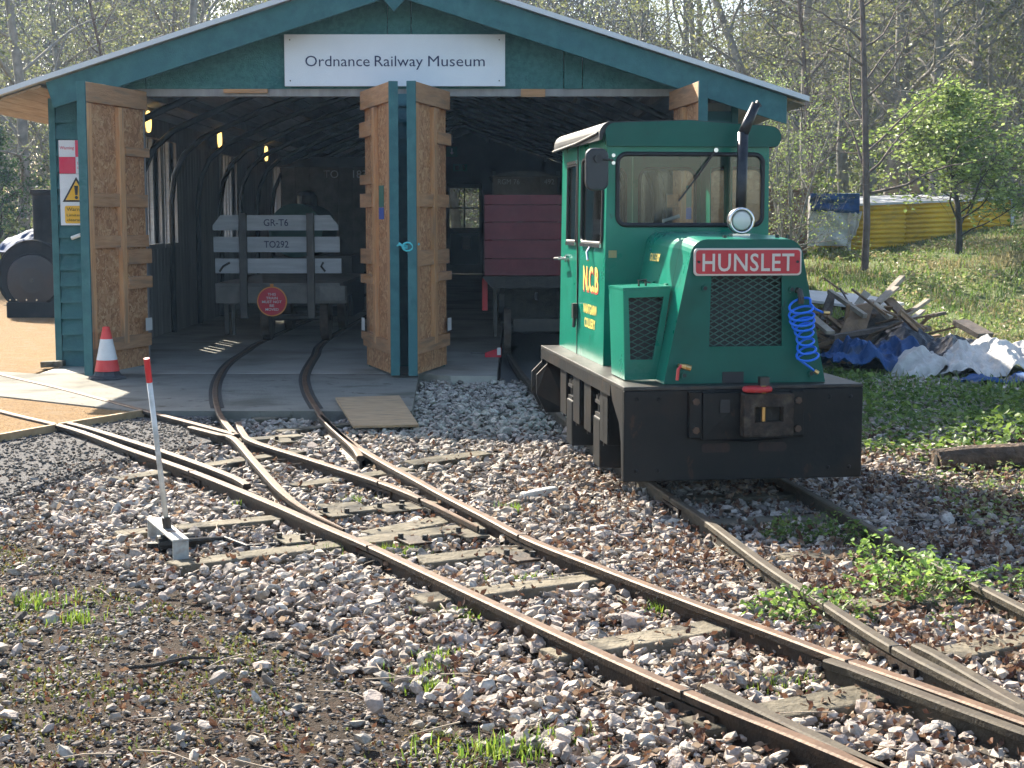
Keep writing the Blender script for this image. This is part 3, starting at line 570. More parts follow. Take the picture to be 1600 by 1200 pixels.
lo('rear_gusset', MB().prism([Vector((-.672,2.55,.588)), Vector((-.672,2.55,.50)), Vector((-.735,2.62,.42)), Vector((-.735,2.62,.28)), Vector((-.672,2.60,.15)), Vector((-.5,2.62,.15)), Vector((-.5,2.6,.588))], (0,.02,0)), loco_black)
lo('rear_gusset', MB().prism([Vector((-.672,2.78,.588)), Vector((-.672,2.78,.50)), Vector((-.735,2.85,.42)), Vector((-.735,2.85,.28)), Vector((-.672,2.83,.15)), Vector((-.5,2.85,.15)), Vector((-.5,2.83,.588))], (0,.02,0)), loco_black)
for y in (.62,1.50,1.98,1.12): lo('frame_bracket', MB().bb(-.655,-.50,y,y+.02,.20,.588).bb(-.655,-.64,y-.10,y+.12,.22,.588), loco_black, bevel=.003)
for y in (.86,1.78):
    ax = lo('axle_box', MB().bb(-.652,-.50,y-.10,y+.10,.045,.34), loco_black, bevel=.01)
    sp = lo('spring', MB().bb(-.645,-.52,y-.075,y+.075,.345,.365).bb(-.645,-.52,y-.075,y+.075,.42,.44), steel_dk, ax)
    for dx in (-.62,-.55):
        for dy in (-.045,.045): lo('spring_bolt', MB().cyl((dx,y+dy,.32),(dx,y+dy,.475),.014,8).cyl((dx,y+dy,.44),(dx,y+dy,.468),.024,6), steel_dk, ax)
    w_ = lo('wheel', MB(), steel_dk) if False else None
    for sx in (-1, 1):
        wh = lo('wheel', MB().cyl((sx*.33,y,.235),(sx*.42,y,.235),.235,28), steel_dk); lo('flange', MB().cyl((sx*.31,y,.235),(sx*.329,y,.235),.26,28), rail_top, wh)
    lo('axle', MB().cyl((-.55,y,.235),(.55,y,.235),.04,12), steel_dk)
lo('sand_box', MB().bb(-.60,-.50,2.05,2.40,.20,.50), loco_black)
# coupling gear on the beam
cp = lo('coupler_plate', MB().prism([Vector((-.245,-.04,.32)), Vector((0,-.055,.305)), Vector((.245,-.04,.32)), Vector((.245,-.04,.575)), Vector((0,-.06,.578)), Vector((-.245,-.04,.575))], (0,.039,0)), loco_black, bevel=.004)
for x in (-.285,.285):
    st_ = lo('bolt_strip', MB().bb(x-.035,x+.035,-.045,-.001,.33,.58), loco_black, bevel=.004)
    for z in (.375,.53): lo('bolt', MB().cyl((x,-.045,z),(x,-.062,z),.02,6), noisem('rusty_bolt%d%d' % (x*10,z*100), (.06,.035,.022), (.11,.06,.035), 20, .7), st_)
pk = noisem('rusty_coupler', (.018,.014,.011), (.055,.037,.025), 22, .7, .1, bump=.4, c3=(.09,.07,.052), s3=14, spec=.3)
lo('coupler_pocket', holed([(-.045,.345),(.235,.345),(.235,.577),(-.045,.577)], [(.02,.425),(.175,.425),(.175,.505),(.02,.505)], lambda a, b: Vector((a,-.135,b)), (0,.07,0)), pk, bevel=.006)
lo('pocket_back', MB().bb(-.04,.23,-.064,-.0605,.35,.57), black_iron)
lo('coupling_pin', MB().cyl((.075,-.10,.40),(.075,-.10,.64),.013,10), brass); lo('shackle', MB().tube([Vector((.04+.07*math.cos(a),-.10+.04*math.sin(a),.60)) for a in np.linspace(.3, 5.9, 14)], .016, 8), plain('shackle_red', (.45,.03,.03), .5))
lo('pin_head', MB().bb(.05,.10,-.12,-.07,.62,.665), steel_dk)
lo('bracket_hole', MB().bb(-.155,-.10,-.062,-.0585,.47,.54), gasket)
for x in (-.29,.29): lo('rust_pad', MB().prism([Vector((p[0]+x*.55,-.004,p[1])) for p in rrect(-.08,.08,.245,.295,.02)], (0,.003,0)), noisem('rust_%d' % (x*10), (.010,.008,.007), (.035,.016,.010), 14, .8), LO)
# bonnet
def section(y, zt, s=1.0, cx=HC):
    wb, wt, zb, r = .458*s, .318*s, .612, .095; pts = []
    zc = zt-r; wside = wt+.012
    for i in range(8): a = R(180-90*i/7); pts.append((cx-wt+r*0+ (r*math.cos(a)+0)*1.0 + r*.0 + .0 + (r-.0)*0 + .0, 0)) if False else None
    for i in range(8):
        a = R(180-i*90/7); pts.append((cx-(wt-r)+r*math.cos(a), zc+r*math.sin(a)))
    for i in range(8):
        a = R(90-i*90/7); pts.append((cx+(wt-r)+r*math.cos(a), zc+r*math.sin(a)))
    pts = [(cx-wb, zb)]+pts+[(cx+wb, zb)]
    return pts
def loft(y0, z0, y1, z1, s0=1, s1=1, mat=loco_green, name='bonnet'):
    A = section(y0, z0, s0); B = section(y1, z1, s1); n = len(A); mb = MB()
    mb.add([Vector((x,y0,z)) for x, z in A]+[Vector((x,y1,z)) for x, z in B], [(i,i+1,n+i+1,n+i) for i in range(n-1)]); return mb
lo('bonnet', loft(.36,1.418,1.2,1.435,.985,.985), loco_green, smooth=False)
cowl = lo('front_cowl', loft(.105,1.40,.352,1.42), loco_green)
lo('cowl_rear_lip', MB().prism([Vector((x,.352,z)) for x, z in section(0,1.42)], (0,.008,0)), loco_green_shade, cowl)
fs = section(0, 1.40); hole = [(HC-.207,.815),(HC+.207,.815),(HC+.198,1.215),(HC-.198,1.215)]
ff = lo('front_panel', holed(fs, hole, lambda a, b: Vector((a,.10,b)), (0,.012,0)), loco_green_shade)
rad = lo('radiator', MB().bb(HC-.24,HC+.24,.20,.22,.78,1.25), plain('radiator_dark', (.015,.02,.02), .6))
def mesh_grille(x0, x1, z0, z1, y, sx, sz, slant=0):
    mb = MB(); n = 0
    def clip(p, q):
        (ax, az), (bx, bz) = p, q; t0, t1 = 0, 1
        for c0, c1, lo_, hi_ in ((ax,bx,x0,x1),(az,bz,z0,z1)):
            d = c1-c0
            if abs(d) < 1e-9:
                if c0 < lo_ or c0 > hi_: return None
                continue
            ta, tb = (lo_-c0)/d, (hi_-c0)/d
            if ta > tb: ta, tb = tb, ta
            t0 = max(t0, ta); t1 = min(t1, tb)
        if t0 >= t1: return None
        return (ax+(bx-ax)*t0, az+(bz-az)*t0), (ax+(bx-ax)*t1, az+(bz-az)*t1)
    W_, H_ = x1-x0, z1-z0
    for sg in (1, -1):
        m = sz/sx*sg; c = -abs(m)*W_-H_
        while c < H_+abs(m)*W_:
            r_ = clip((x0, z0+c), (x1, z0+c+m*W_))
            if r_: mb.beam((r_[0][0], y+(.001 if sg > 0 else -.001), r_[0][1]), (r_[1][0], y+(.001 if sg > 0 else -.001), r_[1][1]), .004, .0055, up=(0,-1,0)) if False else mb.beam((r_[0][0], y, r_[0][1]), (r_[1][0], y, r_[1][1]), .0055, .004, up=(0,-1,0.0))
            c += sz
    return mb
gm = noisem('grille_green', (.02,.075,.06), (.04,.11,.09), 12, .5, .2)
lo('grille', mesh_grille(HC-.207,HC+.207,.815,1.215,.115,.062,.034), gm, ff)
pl = lo('name_plate', MB().prism([Vector((x,.078,z)) for x, z in rrect(HC-.302,HC+.302,1.203,1.352,.022)], (0,.018,0)), cream_p, bevel=.002)
lo('plate_field', MB().prism([Vector((x,.0745,z)) for x, z in rrect(HC-.292,HC+.292,1.213,1.342,.018)], (0,.003,0)), red_p, pl)
lo('lettering', text_mb('HUNSLET', (HC,.0742,1.229), (1,0,0), (0,0,1), .098, .515, bold=.012, depth=.0035, spacing=1.08), cream_p, pl)
for x in (-.277,.277): lo('plate_bolt', MB().cyl((HC+x,.0745,1.278),(HC+x,.068,1.278),.008,8), black_iron, pl)
for x, z in ((-.235,1.135),(.255,1.125),(-.345,.66),(.375,.66)): lo('grommet', MB().cyl((HC+x,.098,z),(HC+x,.088,z),.019,14), loco_green_shade, ff); lo('grommet_hole', MB().cyl((HC+x,.0875,z),(HC+x,.086,z),.011,12), gasket, ff)
lo('front_slot', MB().bb(HC-.13,HC-.01,.095,.0985,.613,.675), gasket, ff)
for z, x in ((1.40,-.1),(1.405,.2),(1.405,.26)): lo('cowl_screw', MB().cyl((HC+x,.20,z),(HC+x,.20,z+.02),.012,8), steel_dk, cowl)
tp = lo('drain_tap', MB().tube([(-.345,.09,.715),(-.345,.04,.715),(-.325,.02,.712),(-.30,.02,.705)], [.012,.014,.017,.018], 10), brass); lo('tap_handle', MB().tube([(-.345,.035,.72),(-.365,.03,.70),(-.372,.028,.64)], .009, 8), plain('tap_red', (.5,.04,.04), .4), tp)
# blue coiled hose on its hook
hx, hy = HC+.285, .055
hk = lo('hose_hook', MB().tube([(hx,.10,1.12),(hx,.05,1.12),(hx+.005,.04,1.085),(hx+.005,.045,1.05)], .016, 8), steel_dk)
hp = []
for i in range(150):
    t = i/149; a = t*2*math.pi*8.4; zc = 1.06-.31*t+.028*math.sin(a+.5)-.01*math.sin(t*9); sp = .058+.012*math.sin(t*7)
    hp.append(Vector((hx-.005+.05*t+sp*math.cos(a), hy+.035*math.sin(a)-.03, zc)))
hp = [Vector((hx+.13,.03,1.00)), Vector((hx+.085,.035,1.02)), Vector((hx+.055,.03,1.05))]+hp+[Vector((hx+.01,.03,.735)), Vector((hx+.06,.025,.70)), Vector((hx+.085,.025,.68))]
hs = lo('coiled_hose', MB().tube(hp, .0068, 7), bluehose, smooth=True); lo('hose_fitting', MB().cyl((hx+.085,.025,.682),(hx+.105,.02,.668),.012,10), brass, hs); lo('hose_fitting', MB().cyl((hx+.13,.03,1.0),(hx+.165,.03,.998),.011,10), brass, hs)
for sd in (-1, 1):
    xs_ = lambda z: HC+sd*(.452-(z-.612)/.79*.14+.004)
    lo('bonnet_seam', MB().beam((xs_(1.13),.37,1.13), (xs_(1.13),1.19,1.14), .008, .006), gasket)
    for y_ in (.46,.78,1.08): lo('bonnet_hinge', MB().box((xs_(1.13),y_,1.132), (.016,.05,.03)), loco_green)
for x_ in (-.60,-.48,.48,.60):
    for z_ in (.15,.54): lo('beam_rivet', MB().lathe([(.013,0),(.010,.006),(.003,.009)], (0,0,0), 10) if False else MB().tube([(x_,0,z_),(x_,-.005,z_),(x_,-.008,z_)], [.012,.010,.004], 10), loco_black)
# side box with mesh front
bx = [(-.60,.618),(-.40,.618),(-.335,1.128),(-.60,1.118)]
b_o = [(-.603,.618),(-.42,.618),(-.345,1.128),(-.615,1.118)]; b_h = [(-.572,.73),(-.445,.73),(-.385,1.08),(-.585,1.075)]
sb = lo('side_tank', holed(b_o, b_h, lambda a, b: Vector((a,.30,b)), (0,.012,0)), loco_green)
lo('tank_side', MB().prism([Vector((-.603,.313,.618)), Vector((-.615,.313,1.118)), Vector((-.615,.70,1.118)), Vector((-.603,.66,.618))], (.012,0,0)), loco_green, sb)
lo('tank_top', MB().prism([Vector((-.617,.298,1.1195)), Vector((-.345,.298,1.1295)), Vector((-.345,.70,1.1295)), Vector((-.617,.70,1.1195))], (0,0,.010)), loco_green, sb)
lo('tank_dark_backing', MB().prism([Vector((a,.345,b)) for a, b in ((-.590,.66),(-.43,.66),(-.36,1.11),(-.60,1.105))], (0,.01,0)), gasket, sb)  # black sheet close behind the grille, standing in for the dark inside
g2 = mesh_grille(-.60,-.36,.72,1.09,.313,.075,.036); lo('tank_grille', g2, gm, sb)
lo('tank_handle', MB().tube([(-.50,.42,1.125),(-.50,.42,1.165),(-.46,.42,1.17),(-.46,.42,1.127)], .007, 8), steel_dk, sb)
# cab
CX0, CX1, CY0, CY1, CZ0, CZ1 = -.545, .500, 1.20, 2.78, .612, 2.00
cc = (CX0+CX1)/2
fo = [(CX0,CZ0),(CX1,CZ0),(CX1-.012,2.0),(CX1-.05,2.068),(CX0+.10,2.085),(CX0+.03,2.05),(CX0+.02,2.0)]
fh = rrect(-.462,.450,1.474,1.905,.055)
cf = lo('cab_front', holed(fo, fh, lambda a, b: Vector((a,CY0,b)), (0,.014,0)), loco_green)
lo('window_gasket', loop_tube(fh, lambda a, b: Vector((a,CY0-.004,b)), .014), gasket, cf, smooth=True); lo('windscreen', MB().prism([Vector((a,CY0+.004,b)) for a, b in fh], (0,.004,0)), glass, cf)
cr = lo('cab_rear', holed(fo, rrect(-.462,-.04,1.42,1.86,.07), lambda a, b: Vector((a,CY1,b)), (0,.014,0)), loco_green) if False else None
ro = [(CX0,CZ0),(cc-.002,CZ0),(cc-.002,2.06),(CX0+.02,2.06)]; ro2 = [(cc+.002,CZ0),(CX1,CZ0),(CX1-.012,2.04),(cc+.002,2.06)]
for oo, hh in ((ro, rrect(-.48,-.075,1.40,1.87,.07)), (ro2, rrect(.03,.435,1.40,1.87,.07))):
    c_ = lo('cab_rear', holed(oo, hh, lambda a, b: Vector((a,CY1-.014,b)), (0,.014,0)), loco_green); lo('window_gasket', loop_tube(hh, lambda a, b: Vector((a,CY1-.02,b)), .013), gasket, c_); lo('window_pane', MB().prism([Vector((a,CY1-.006,b)) for a, b in hh], (0,.003,0)), glass, c_)
for sx, nm in ((CX0, -1), (CX1, 1)):
    t3 = (lambda X: (lambda a, b: Vector((X+(.02 if X < 0 else -.012)*max(0,(b-CZ0)/1.4), a, b))))(sx)
    o1 = [(CY0+.015,CZ0),(2.085,CZ0),(2.085,2.03),(CY0+.015,2.05)]; h1 = rrect(1.285,1.985,1.36,1.90,.06)
    o2 = [(2.095,CZ0),(CY1-.015,CZ0),(CY1-.015,2.03),(2.095,2.03)]; h2 = rrect(2.165,2.52,1.36,1.875,.025)
    p1_ = lo('cab_side', holed(o1, h1, t3, (-nm*.012,0,0)), loco_green); p2_ = lo('cab_door', holed(o2, h2, t3, (-nm*.012,0,0)), loco_green)
    for pp, hh in ((p1_, h1), (p2_, h2)):
        lo('window_gasket', loop_tube(hh, (lambda f: lambda a, b: f(a, b)+Vector((nm*.004,0,0)))(t3), .011), gasket if pp is p1_ else chrome if False else gasket, pp); lo('window_pane', MB().prism([t3(a, b)-Vector((nm*.005,0,0)) for a, b in hh], (-nm*.003,0,0)), glass, pp)
    if nm < 0:
        for pp, hh in ((p1_, (1.30,1.97)), (p2_, (2.17,2.51))): lo('sill_strip', MB().beam(t3(hh[0],1.345)+Vector((-.012,0,0)), t3(hh[1],1.345)+Vector((-.012,0,0)), .012, .022), chrome, pp)
        lo('head_strip', MB().beam(t3(2.17,1.89)+Vector((-.012,0,0)), t3(2.51,1.89)+Vector((-.012,0,0)), .012, .022), chrome, p2_)
        hd = lo('door_handle', MB().tube([t3(2.50,1.24), t3(2.50,1.24)+Vector((-.06,0,0)), t3(2.66,1.235)+Vector((-.065,0,0))], .011, 8).cyl(t3(2.50,1.24), t3(2.50,1.24)+Vector((-.02,0,0)), .028, 12), chrome, p2_)
        lo('window_catch', MB().tube([t3(1.64,1.335)+Vector((-.01,0,0)), t3(1.64,1.30)+Vector((-.03,0,0)), t3(1.60,1.25)+Vector((-.03,0,0))], .009, 8), chrome, p1_)
        lo('door_latch', MB().box(t3(2.09,.90)+Vector((-.022,0,0)), (.03,.06,.10)).cyl(t3(2.09,.86)+Vector((-.02,0,0)), t3(2.09,.79)+Vector((-.025,0,0)), .012, 8), steel_dk, p1_)
        lo('door_seam', MB().bb(sx-.003,sx+.006,2.084,2.096,CZ0,2.02), black_iron, p1_)
        for st, z, hh, ww in (('N.C.B', 1.055, .16, .50), ('NANTGARW', .905, .062, .44), ('COLLIERY', .815, .062, .36)):
            yc = 1.64
            if hh > .1: lo('lettering_shade', text_mb(st, t3(yc-.012,z-.010), (0,-1,0), (0,0,1), hh, ww, bold=.03, depth=.0015), redshade, p1_)
            lo('lettering', text_mb(st, t3(yc,z), (0,-1,0), (0,0,1), hh, ww, bold=.02, depth=.003), yellow_l, p1_)
lo('lettering', text_mb('GILLERY', (HC-.345,.78,1.265), (0,-1,0), (.12,0,1), .045, .25, bold=.02, depth=.012), yellow_l)
# roof: rolled edges, overhanging both sides
def arc(xc, zc, r, a0, a1, k=6): return [(xc+r*math.cos(R(a0+(a1-a0)*i/k)), zc+r*math.sin(R(a0+(a1-a0)*i/k))) for i in range(k+1)]
prof = [(CX0-.035,1.985)]+arc(CX0+.045,2.02,.08,180,90)+[(cc,2.112)]+arc(CX1-.01,2.01,.07,90,-60)
inn = [(CX1-.02,1.98),(CX1-.03,2.05),(cc,2.086),(CX0+.05,2.075),(CX0-.01,2.02),(CX0-.02,1.985)]
rf = lo('cab_roof', MB().prism([Vector((x,CY0-.02,z)) for x, z in (prof+inn)][::-1], (0,CY1-CY0+.07,0)), [roof_grey], smooth=False)
lo('roof_front', MB().prism([Vector((x,CY0-.028,z)) for x, z in ([(CX0+.005,2.0)]+arc(CX0+.06,2.03,.06,180,90)+[(cc,2.107)]+arc(CX1-.012,2.008,.068,90,-50)+[(CX1-.03,1.95),(CX0+.01,1.95)])][::-1], (0,.026,0)), loco_green_shade, rf)
lo('rain_strip', MB().tube([(CX0-.04,CY0+.02,2.03),(CX0-.045,1.9,2.0),(CX0-.045,CY1+.04,1.985)], .008, 6), roof_grey, rf)
# exhaust, lamp, wiper, mirror
ex, ey = .268, 1.02
e_ = lo('exhaust_pipe', MB().tube([(ex-.008,ey,1.43),(ex-.004,ey,1.7),(ex,ey,2.03)], .032, 18).tube([(ex,ey,2.02),(ex+.03,ey,2.09),(ex+.078,ey,2.20)], [.032,.031,.026], 18), noisem('exhaust_steel', (.02,.022,.026), (.05,.05,.055), 10, .38, .6), smooth=True)
lo('exhaust_tip', MB().prism([Vector((ex+.055,ey-.02,2.155)), Vector((ex+.11,ey-.02,2.185)), Vector((ex+.083,ey-.02,2.22))], (0,.04,0)), steel_dk, e_)
hl = lo('headlamp', MB().tube([(.055,.30,1.50),(.055,.34,1.50),(.055,.40,1.50),(.055,.42,1.50)], [.072,.074,.055,.02], 24), plain('lamp_shell', (.10,.10,.105), .35, .6), smooth=True)
lo('lamp_rim', MB().tube([Vector((.055+.066*math.cos(a),.298,1.50+.066*math.sin(a))) for a in np.linspace(0, 2*math.pi, 25)], .009, 8, False), chrome, hl, smooth=True)
lo('lamp_lens', MB().tube([(.055,.300,1.50),(.055,.29,1.50),(.055,.284,1.50)], [.060,.045,.02], 24), plain('lamp_lens', (.62,.63,.58), .15), hl, smooth=True)
lo('lamp_bracket', MB().cyl((.055,.34,1.43),(.055,.34,1.40),.022,10).bb(.005,.105,.30,.38,1.417,1.428), chrome, hl)
wp = lo('wiper', MB().tube([(.145,CY0-.02,1.93),(.02,CY0-.035,1.76)], .006, 6).tube([(.05,CY0-.034,1.80),(-.085,CY0-.022,1.62)], .0055, 6), steel_dk); lo('wiper_pivot', MB().cyl((.145,CY0,1.93),(.145,CY0-.03,1.93),.014,10), chrome, wp)
mr_ = lo('mirror', MB().prism([Vector((a,1.10,b)) for a, b in rrect(CX0-.135,CX0+.008,1.68,1.935,.05)], (0,.035,0)), plain('mirror_back', (.022,.024,.03), .4), bevel=.012)
lo('mirror_arm', MB().tube([(CX0-.06,1.09,1.87),(CX0+.01,1.085,1.865),(CX0+.05,1.19,1.865)], .007, 8).cyl((CX0-.06,1.10,1.87),(CX0-.06,1.075,1.87),.026,14), steel_dk, mr_)
for z in (1.85,1.895): lo('mirror_bolt', MB().cyl((CX0+.055,1.2,z),(CX0+.055,1.188,z),.012,8), chrome, mr_)
# inside the cab
lo('control_desk', MB().bb(-.40,.35,1.30,1.55,1.20,1.42), loco_black, bevel=.01); lo('control_lever', MB().tube([(-.12,1.42,1.42),(-.12,1.42,1.50),(-.02,1.40,1.53)], .013, 8), plain('lever_grey', (.4,.4,.38), .4)); lo('cab_seat', MB().bb(-.2,.2,2.2,2.55,.95,1.05), gasket, bevel=.02)
lo('work_label', MB().bb(-.515,-.465,CY0-.003,CY0-.0005,1.275,1.32), plain('brass_label', (.35,.30,.12), .5))

# ------------------------------------------------------------------ flat wagon with boarded end, left bay
wy = 18.75; xc = PY(432,400,wy).x
W1 = thing('flat_wagon', 'low flat wagon with grey boarded end marked GR-T6 and TO292', 'wagon', (xc, wy+1.6, 0))
def at(px, py, y=wy): return PY(px, py, y)
zz = lambda py, y=wy: PY(430, py, y).z
xx = lambda px, y=wy: PY(px, 400, y).x
for i, (t, b, x0, x1) in enumerate([(336,360,333,529),(370,394,334,531),(404,427,336,533)]):
    z1, z0 = zz(t), zz(b); X0, X1 = xx(x0), xx(x1)
    pts = [(X0,z0),(X1,z0),(X1,z1),(X0,z1)] if i else [(X0,z0),(X1,z0),(X1,z0+.06),(X1-.10,z1),(X0+.10,z1),(X0,z0+.06)]
    bd = obj('end_board', MB().prism([Vector((x,wy,z)) for x, z in pts], (0,.03,0)), grey_board, W1)
    if i < 2: obj('lettering', text_mb(['GR-T6','TO292'][i], (xx(432),wy-.001,z0+.055), (1,0,0), (0,0,1), .085, .30, bold=.012), navy, bd)
for px in (381,486): obj('stanchion', MB().bb(xx(px)-.045,xx(px)+.045,wy-.07,wy-.005,.32,zz(333)), steel_dk, W1, bevel=.004)
for px, s in ((343,1),(508,-1)): obj('grab_handle', MB().tube([(xx(px),wy-.01,zz(424)),(xx(px+6*s),wy-.03,zz(416)),(xx(px+16*s) if s > 0 else xx(px-3),wy-.01,zz(410))], .014, 6), steel_dk, W1)
dk = obj('deck', MB().bb(xc-.76,xc+.76,wy+.04,wy+3.6,.70,.74), wagon_dk, W1)
obj('headstock', MB().bb(xx(336),xx(541),wy-.02,wy+.10,zz(474),zz(447)), wagon_dk, W1, bevel=.006); obj('buffer_block', MB().bb(xx(500),xx(540),wy-.10,wy-.022,zz(470),zz(446)), wagon_dk, W1, bevel=.006)
obj('sole_bar', MB().bb(xc-.62,xc-.52,wy+.1,wy+3.6,.48,.70), steel_dk, W1); obj('sole_bar', MB().bb(xc+.52,xc+.62,wy+.1,wy+3.6,.48,.70), steel_dk, W1)
for y in (wy+.75, wy+2.7):
    for X in (-3.10,-2.36):
        wh = obj('wheel', MB().cyl((X-.05,y,.28),(X+.05,y,.28),.285,28), noisem('wheel_rust%d%d' % (y*10,X*10), (.07,.05,.04), (.14,.10,.075), 9, .7, .3), W1)
    obj('axle', MB().cyl((-3.15,y,.28),(-2.3,y,.28),.04,10), steel_dk, W1)
for a_, b_2 in ((345,352),(357,362)): obj('brake_post', MB().bb(xx(a_),xx(b_2),wy+.15,wy+.2,.1,.62), steel_dk, W1)
dsc = thing('stop_sign', 'round red sign with orange rim saying this train must not be moved', 'sign', (xx(425), wy-.12, zz(494)))
dc = PY(425,471,wy-.12); rr = .182
obj('rim', MB().cyl(dc+Vector((0,.012,0)), dc, rr, 36), sign_or, dsc); obj('disc', MB().cyl(dc+Vector((0,-.001,0)), dc+Vector((0,-.005,0)), rr*.92, 36), sign_red, dsc)
t_ = MB()
for i, st in enumerate(['THIS','TRAIN','MUST NOT','BE','MOVED']): m_ = text_mb(st, dc+Vector((0,-.0055,.072-i*.046)), (1,0,0), (0,0,1), .032, [.10,.14,.24,.055,.16][i], bold=.01); obj('lettering', m_, white_l, dsc)
obj('lug', MB().bb(dc.x-.02,dc.x+.02,dc.y,dc.y+.01,dc.z+rr-.01,dc.z+rr+.03), sign_or, dsc)
# drum loco / boiler behind, dark van at the back
bl = thing('boiler', 'dark teal boiler drum standing behind the flat wagon in the shed', 'boiler', (xx(468)*1.25, 24.2, 0))
obj('drum', MB().cyl((PY(462,370,24).x,24,1.35),(PY(462,370,24).x,26,1.35),.42,32), noisem('boiler_teal', (.02,.10,.09), (.03,.13,.12), 5, .6), bl); obj('frame', MB().bb(-3.7,-2.5,24.05,26,.012,.95), steel_dk, bl); obj('dome', MB().lathe([(.16,1.74),(.16,1.9),(.12,1.96),(.02,1.99)], (PY(480,310,25).x,25,0), 16), steel_dk, bl)
vn = thing('covered_van', 'dark covered van marked TO 183 at the back of the left bay', 'van', (-2.85, 30, 0))
vx0, vx1 = PY(440,300,29).x, PY(640,300,29).x
for i in range(9): x0 = vx0+(vx1-vx0)*i/9; obj('plank', MB().bb(x0+.004,x0+(vx1-vx0)/9-.004,29,29.04,.55,2.5), wagon_dk, vn)
obj('van_body', MB().bb(vx0,vx1,29.045,32.5,.55,2.5), wagon_dk, vn); obj('van_roof', MB().prism([Vector((vx0-.06,28.95,2.5)), Vector((vx1+.06,28.95,2.5)), Vector(((vx0+vx1)/2+.6,28.95,2.68)), Vector(((vx0+vx1)/2-.6,28.95,2.68))], (0,3.6,0)), steel_dk, vn); obj('wheel', MB().cyl((-3.1,29.8,.28),(-3.0,29.8,.28),.28,20), steel_dk, vn); obj('wheel', MB().cyl((-2.4,29.8,.28),(-2.3,29.8,.28),.28,20), steel_dk, vn); obj('chassis', MB().bb(vx0+.1,vx1-.1,29.1,32.4,.35,.545), steel_dk, vn)
obj('lettering', text_mb('TO    183', PY(539,278,28.99), (1,0,0), (0,0,1), .15, .80), plain('pale_lettering', (.80,.80,.80), .6), vn)
# ------------------------------------------------------------------ maroon open wagon, right bay
wy = 17.0; W2 = thing('open_wagon', 'maroon plank sided open wagon on spoked wheels in the right bay', 'wagon', (.35, 18.5, 0))
X0, X1 = PY(757,400,wy).x, PY(757,400,wy).x+1.35; zs = [zz(431,wy), zz(404,wy), zz(375,wy), zz(347,wy), zz(320,wy), zz(304,wy)]
for a, b in zip(zs[:-1], zs[1:]): obj('plank', MB().bb(X0,X1,wy,wy+.04,a+.003,b-.003), maroon, W2, bevel=.004); obj('plank', MB().bb(X0-.001,X0+.04,wy+.042,wy+3.0,a+.003,b-.003), maroon, W2)
obj('underframe', MB().prism([Vector((X0-.03,wy-.03,zs[0]-.005)), Vector((X1,wy-.03,zs[0]-.005)), Vector((X1,wy-.03,zs[0]-.13)), Vector((X0+.08,wy-.03,zs[0]-.13))], (0,3.1,0)), black_iron, W2)
obj('draw_hook', MB().tube([((X0+X1)/2-.1,wy-.04,zs[0]-.20),((X0+X1)/2-.1,wy-.14,zs[0]-.20),((X0+X1)/2-.1,wy-.16,zs[0]-.26)], .02, 8), steel_dk, W2)
for X_ in (-.05,.72): obj('axle_guard', MB().bb(X_-.16,X_-.12,wy+.30,wy+.54,.20,zs[0]-.14), steel_dk, W2)
obj('axle', MB().cyl((-.05,wy+.42,.26),(.72,wy+.42,.26),.035,10), steel_dk, W2)
obj('chassis', MB().bb(X0+.15,X1-.1,wy+.75,wy+2.9,.38,zs[0]-.135), black_iron, W2); obj('cross_bar', MB().bb(X0+.32,X1,wy+.02,wy+.1,.28,.42), steel_dk, W2)
obj('red_stay', MB().bb(X0-.03,X0+.03,wy+.2,wy+.25,.50,.86), plain('stay_red', (.5,.02,.03), .5), W2)
for X in (-.05,.72):
    for y, r_ in ((wy+.42,.26),(wy+2.2,.26)): obj('wheel', MB().cyl((X-.04,y,r_),(X+.04,y,r_),r_,26), noisem('wagon_wheel%d%d' % (X*100,y*10), (.08,.06,.05), (.16,.12,.09), 9, .7, .3), W2)
obj('tall_wheel', MB().cyl((-.14,wy+.75,.62),(-.09,wy+.75,.62),.30,26), steel_dk, W2)
ch = thing('wheel_chock', 'small red and white wheel chock under the maroon wagon', 'chock', (-.30,17.0,0))
obj('block', MB().prism([Vector((-.12,17.0,-.008)), Vector((-.12,17.0,.10)), Vector((-.30,17.0,.04)), Vector((-.30,17.0,-.008))], (0,.08,0)), sign_red, ch); obj('plate', MB().bb(-.165,-.125,16.97,16.999,.02,.10), white_l, ch); obj('spike', MB().tube([(-.30,17.04,.03),(-.46,17.04,.035)], .008, 6), chrome, ch)
v2 = thing('box_van', 'dark box van end marked RGM 76 behind the maroon wagon', 'van', (.25,22.5,0))
xa, xb = PY(770,290,21.5).x, PY(871,290,21.5).x; z0 = zz(310,21.5)-.6; zt = zz(276,21.5)
n = 7
for i in range(n): a = xa+(xb-xa)*i/n; obj('plank', MB().bb(a+.003,a+(xb-xa)/n-.003,21.5,21.54,z0,zt), wagon_dk, v2)
obj('van_body', MB().bb(xa,xb,21.545,24.5,.5,zt), wagon_dk, v2); obj('van_roof', MB().prism([Vector((xa-.05,21.45,zt)), Vector((xb+.05,21.45,zt)), Vector(((xa+xb)/2+.1,21.45,zt+.08)), Vector(((xa+xb)/2-.1,21.45,zt+.08))], (0,3.1,0)), steel_dk, v2); obj('wheel', MB().cyl((-.08,22.4,.25),(0,22.4,.25),.25,18), steel_dk, v2); obj('wheel', MB().cyl((.68,22.4,.25),(.76,22.4,.25),.25,18), steel_dk, v2)
t_ = text_mb('RGM 76', PY(778,288,21.49), (1,0,0), (0,0,1), .075, .30, 'L'); m_ = text_mb('492', PY(866,288,21.49), (1,0,0), (0,0,1), .075, .14, 'R'); fl_ = plain('faint_lettering', (.6,.6,.6), .7); obj('lettering', t_, fl_, v2); obj('lettering', m_, fl_, v2)
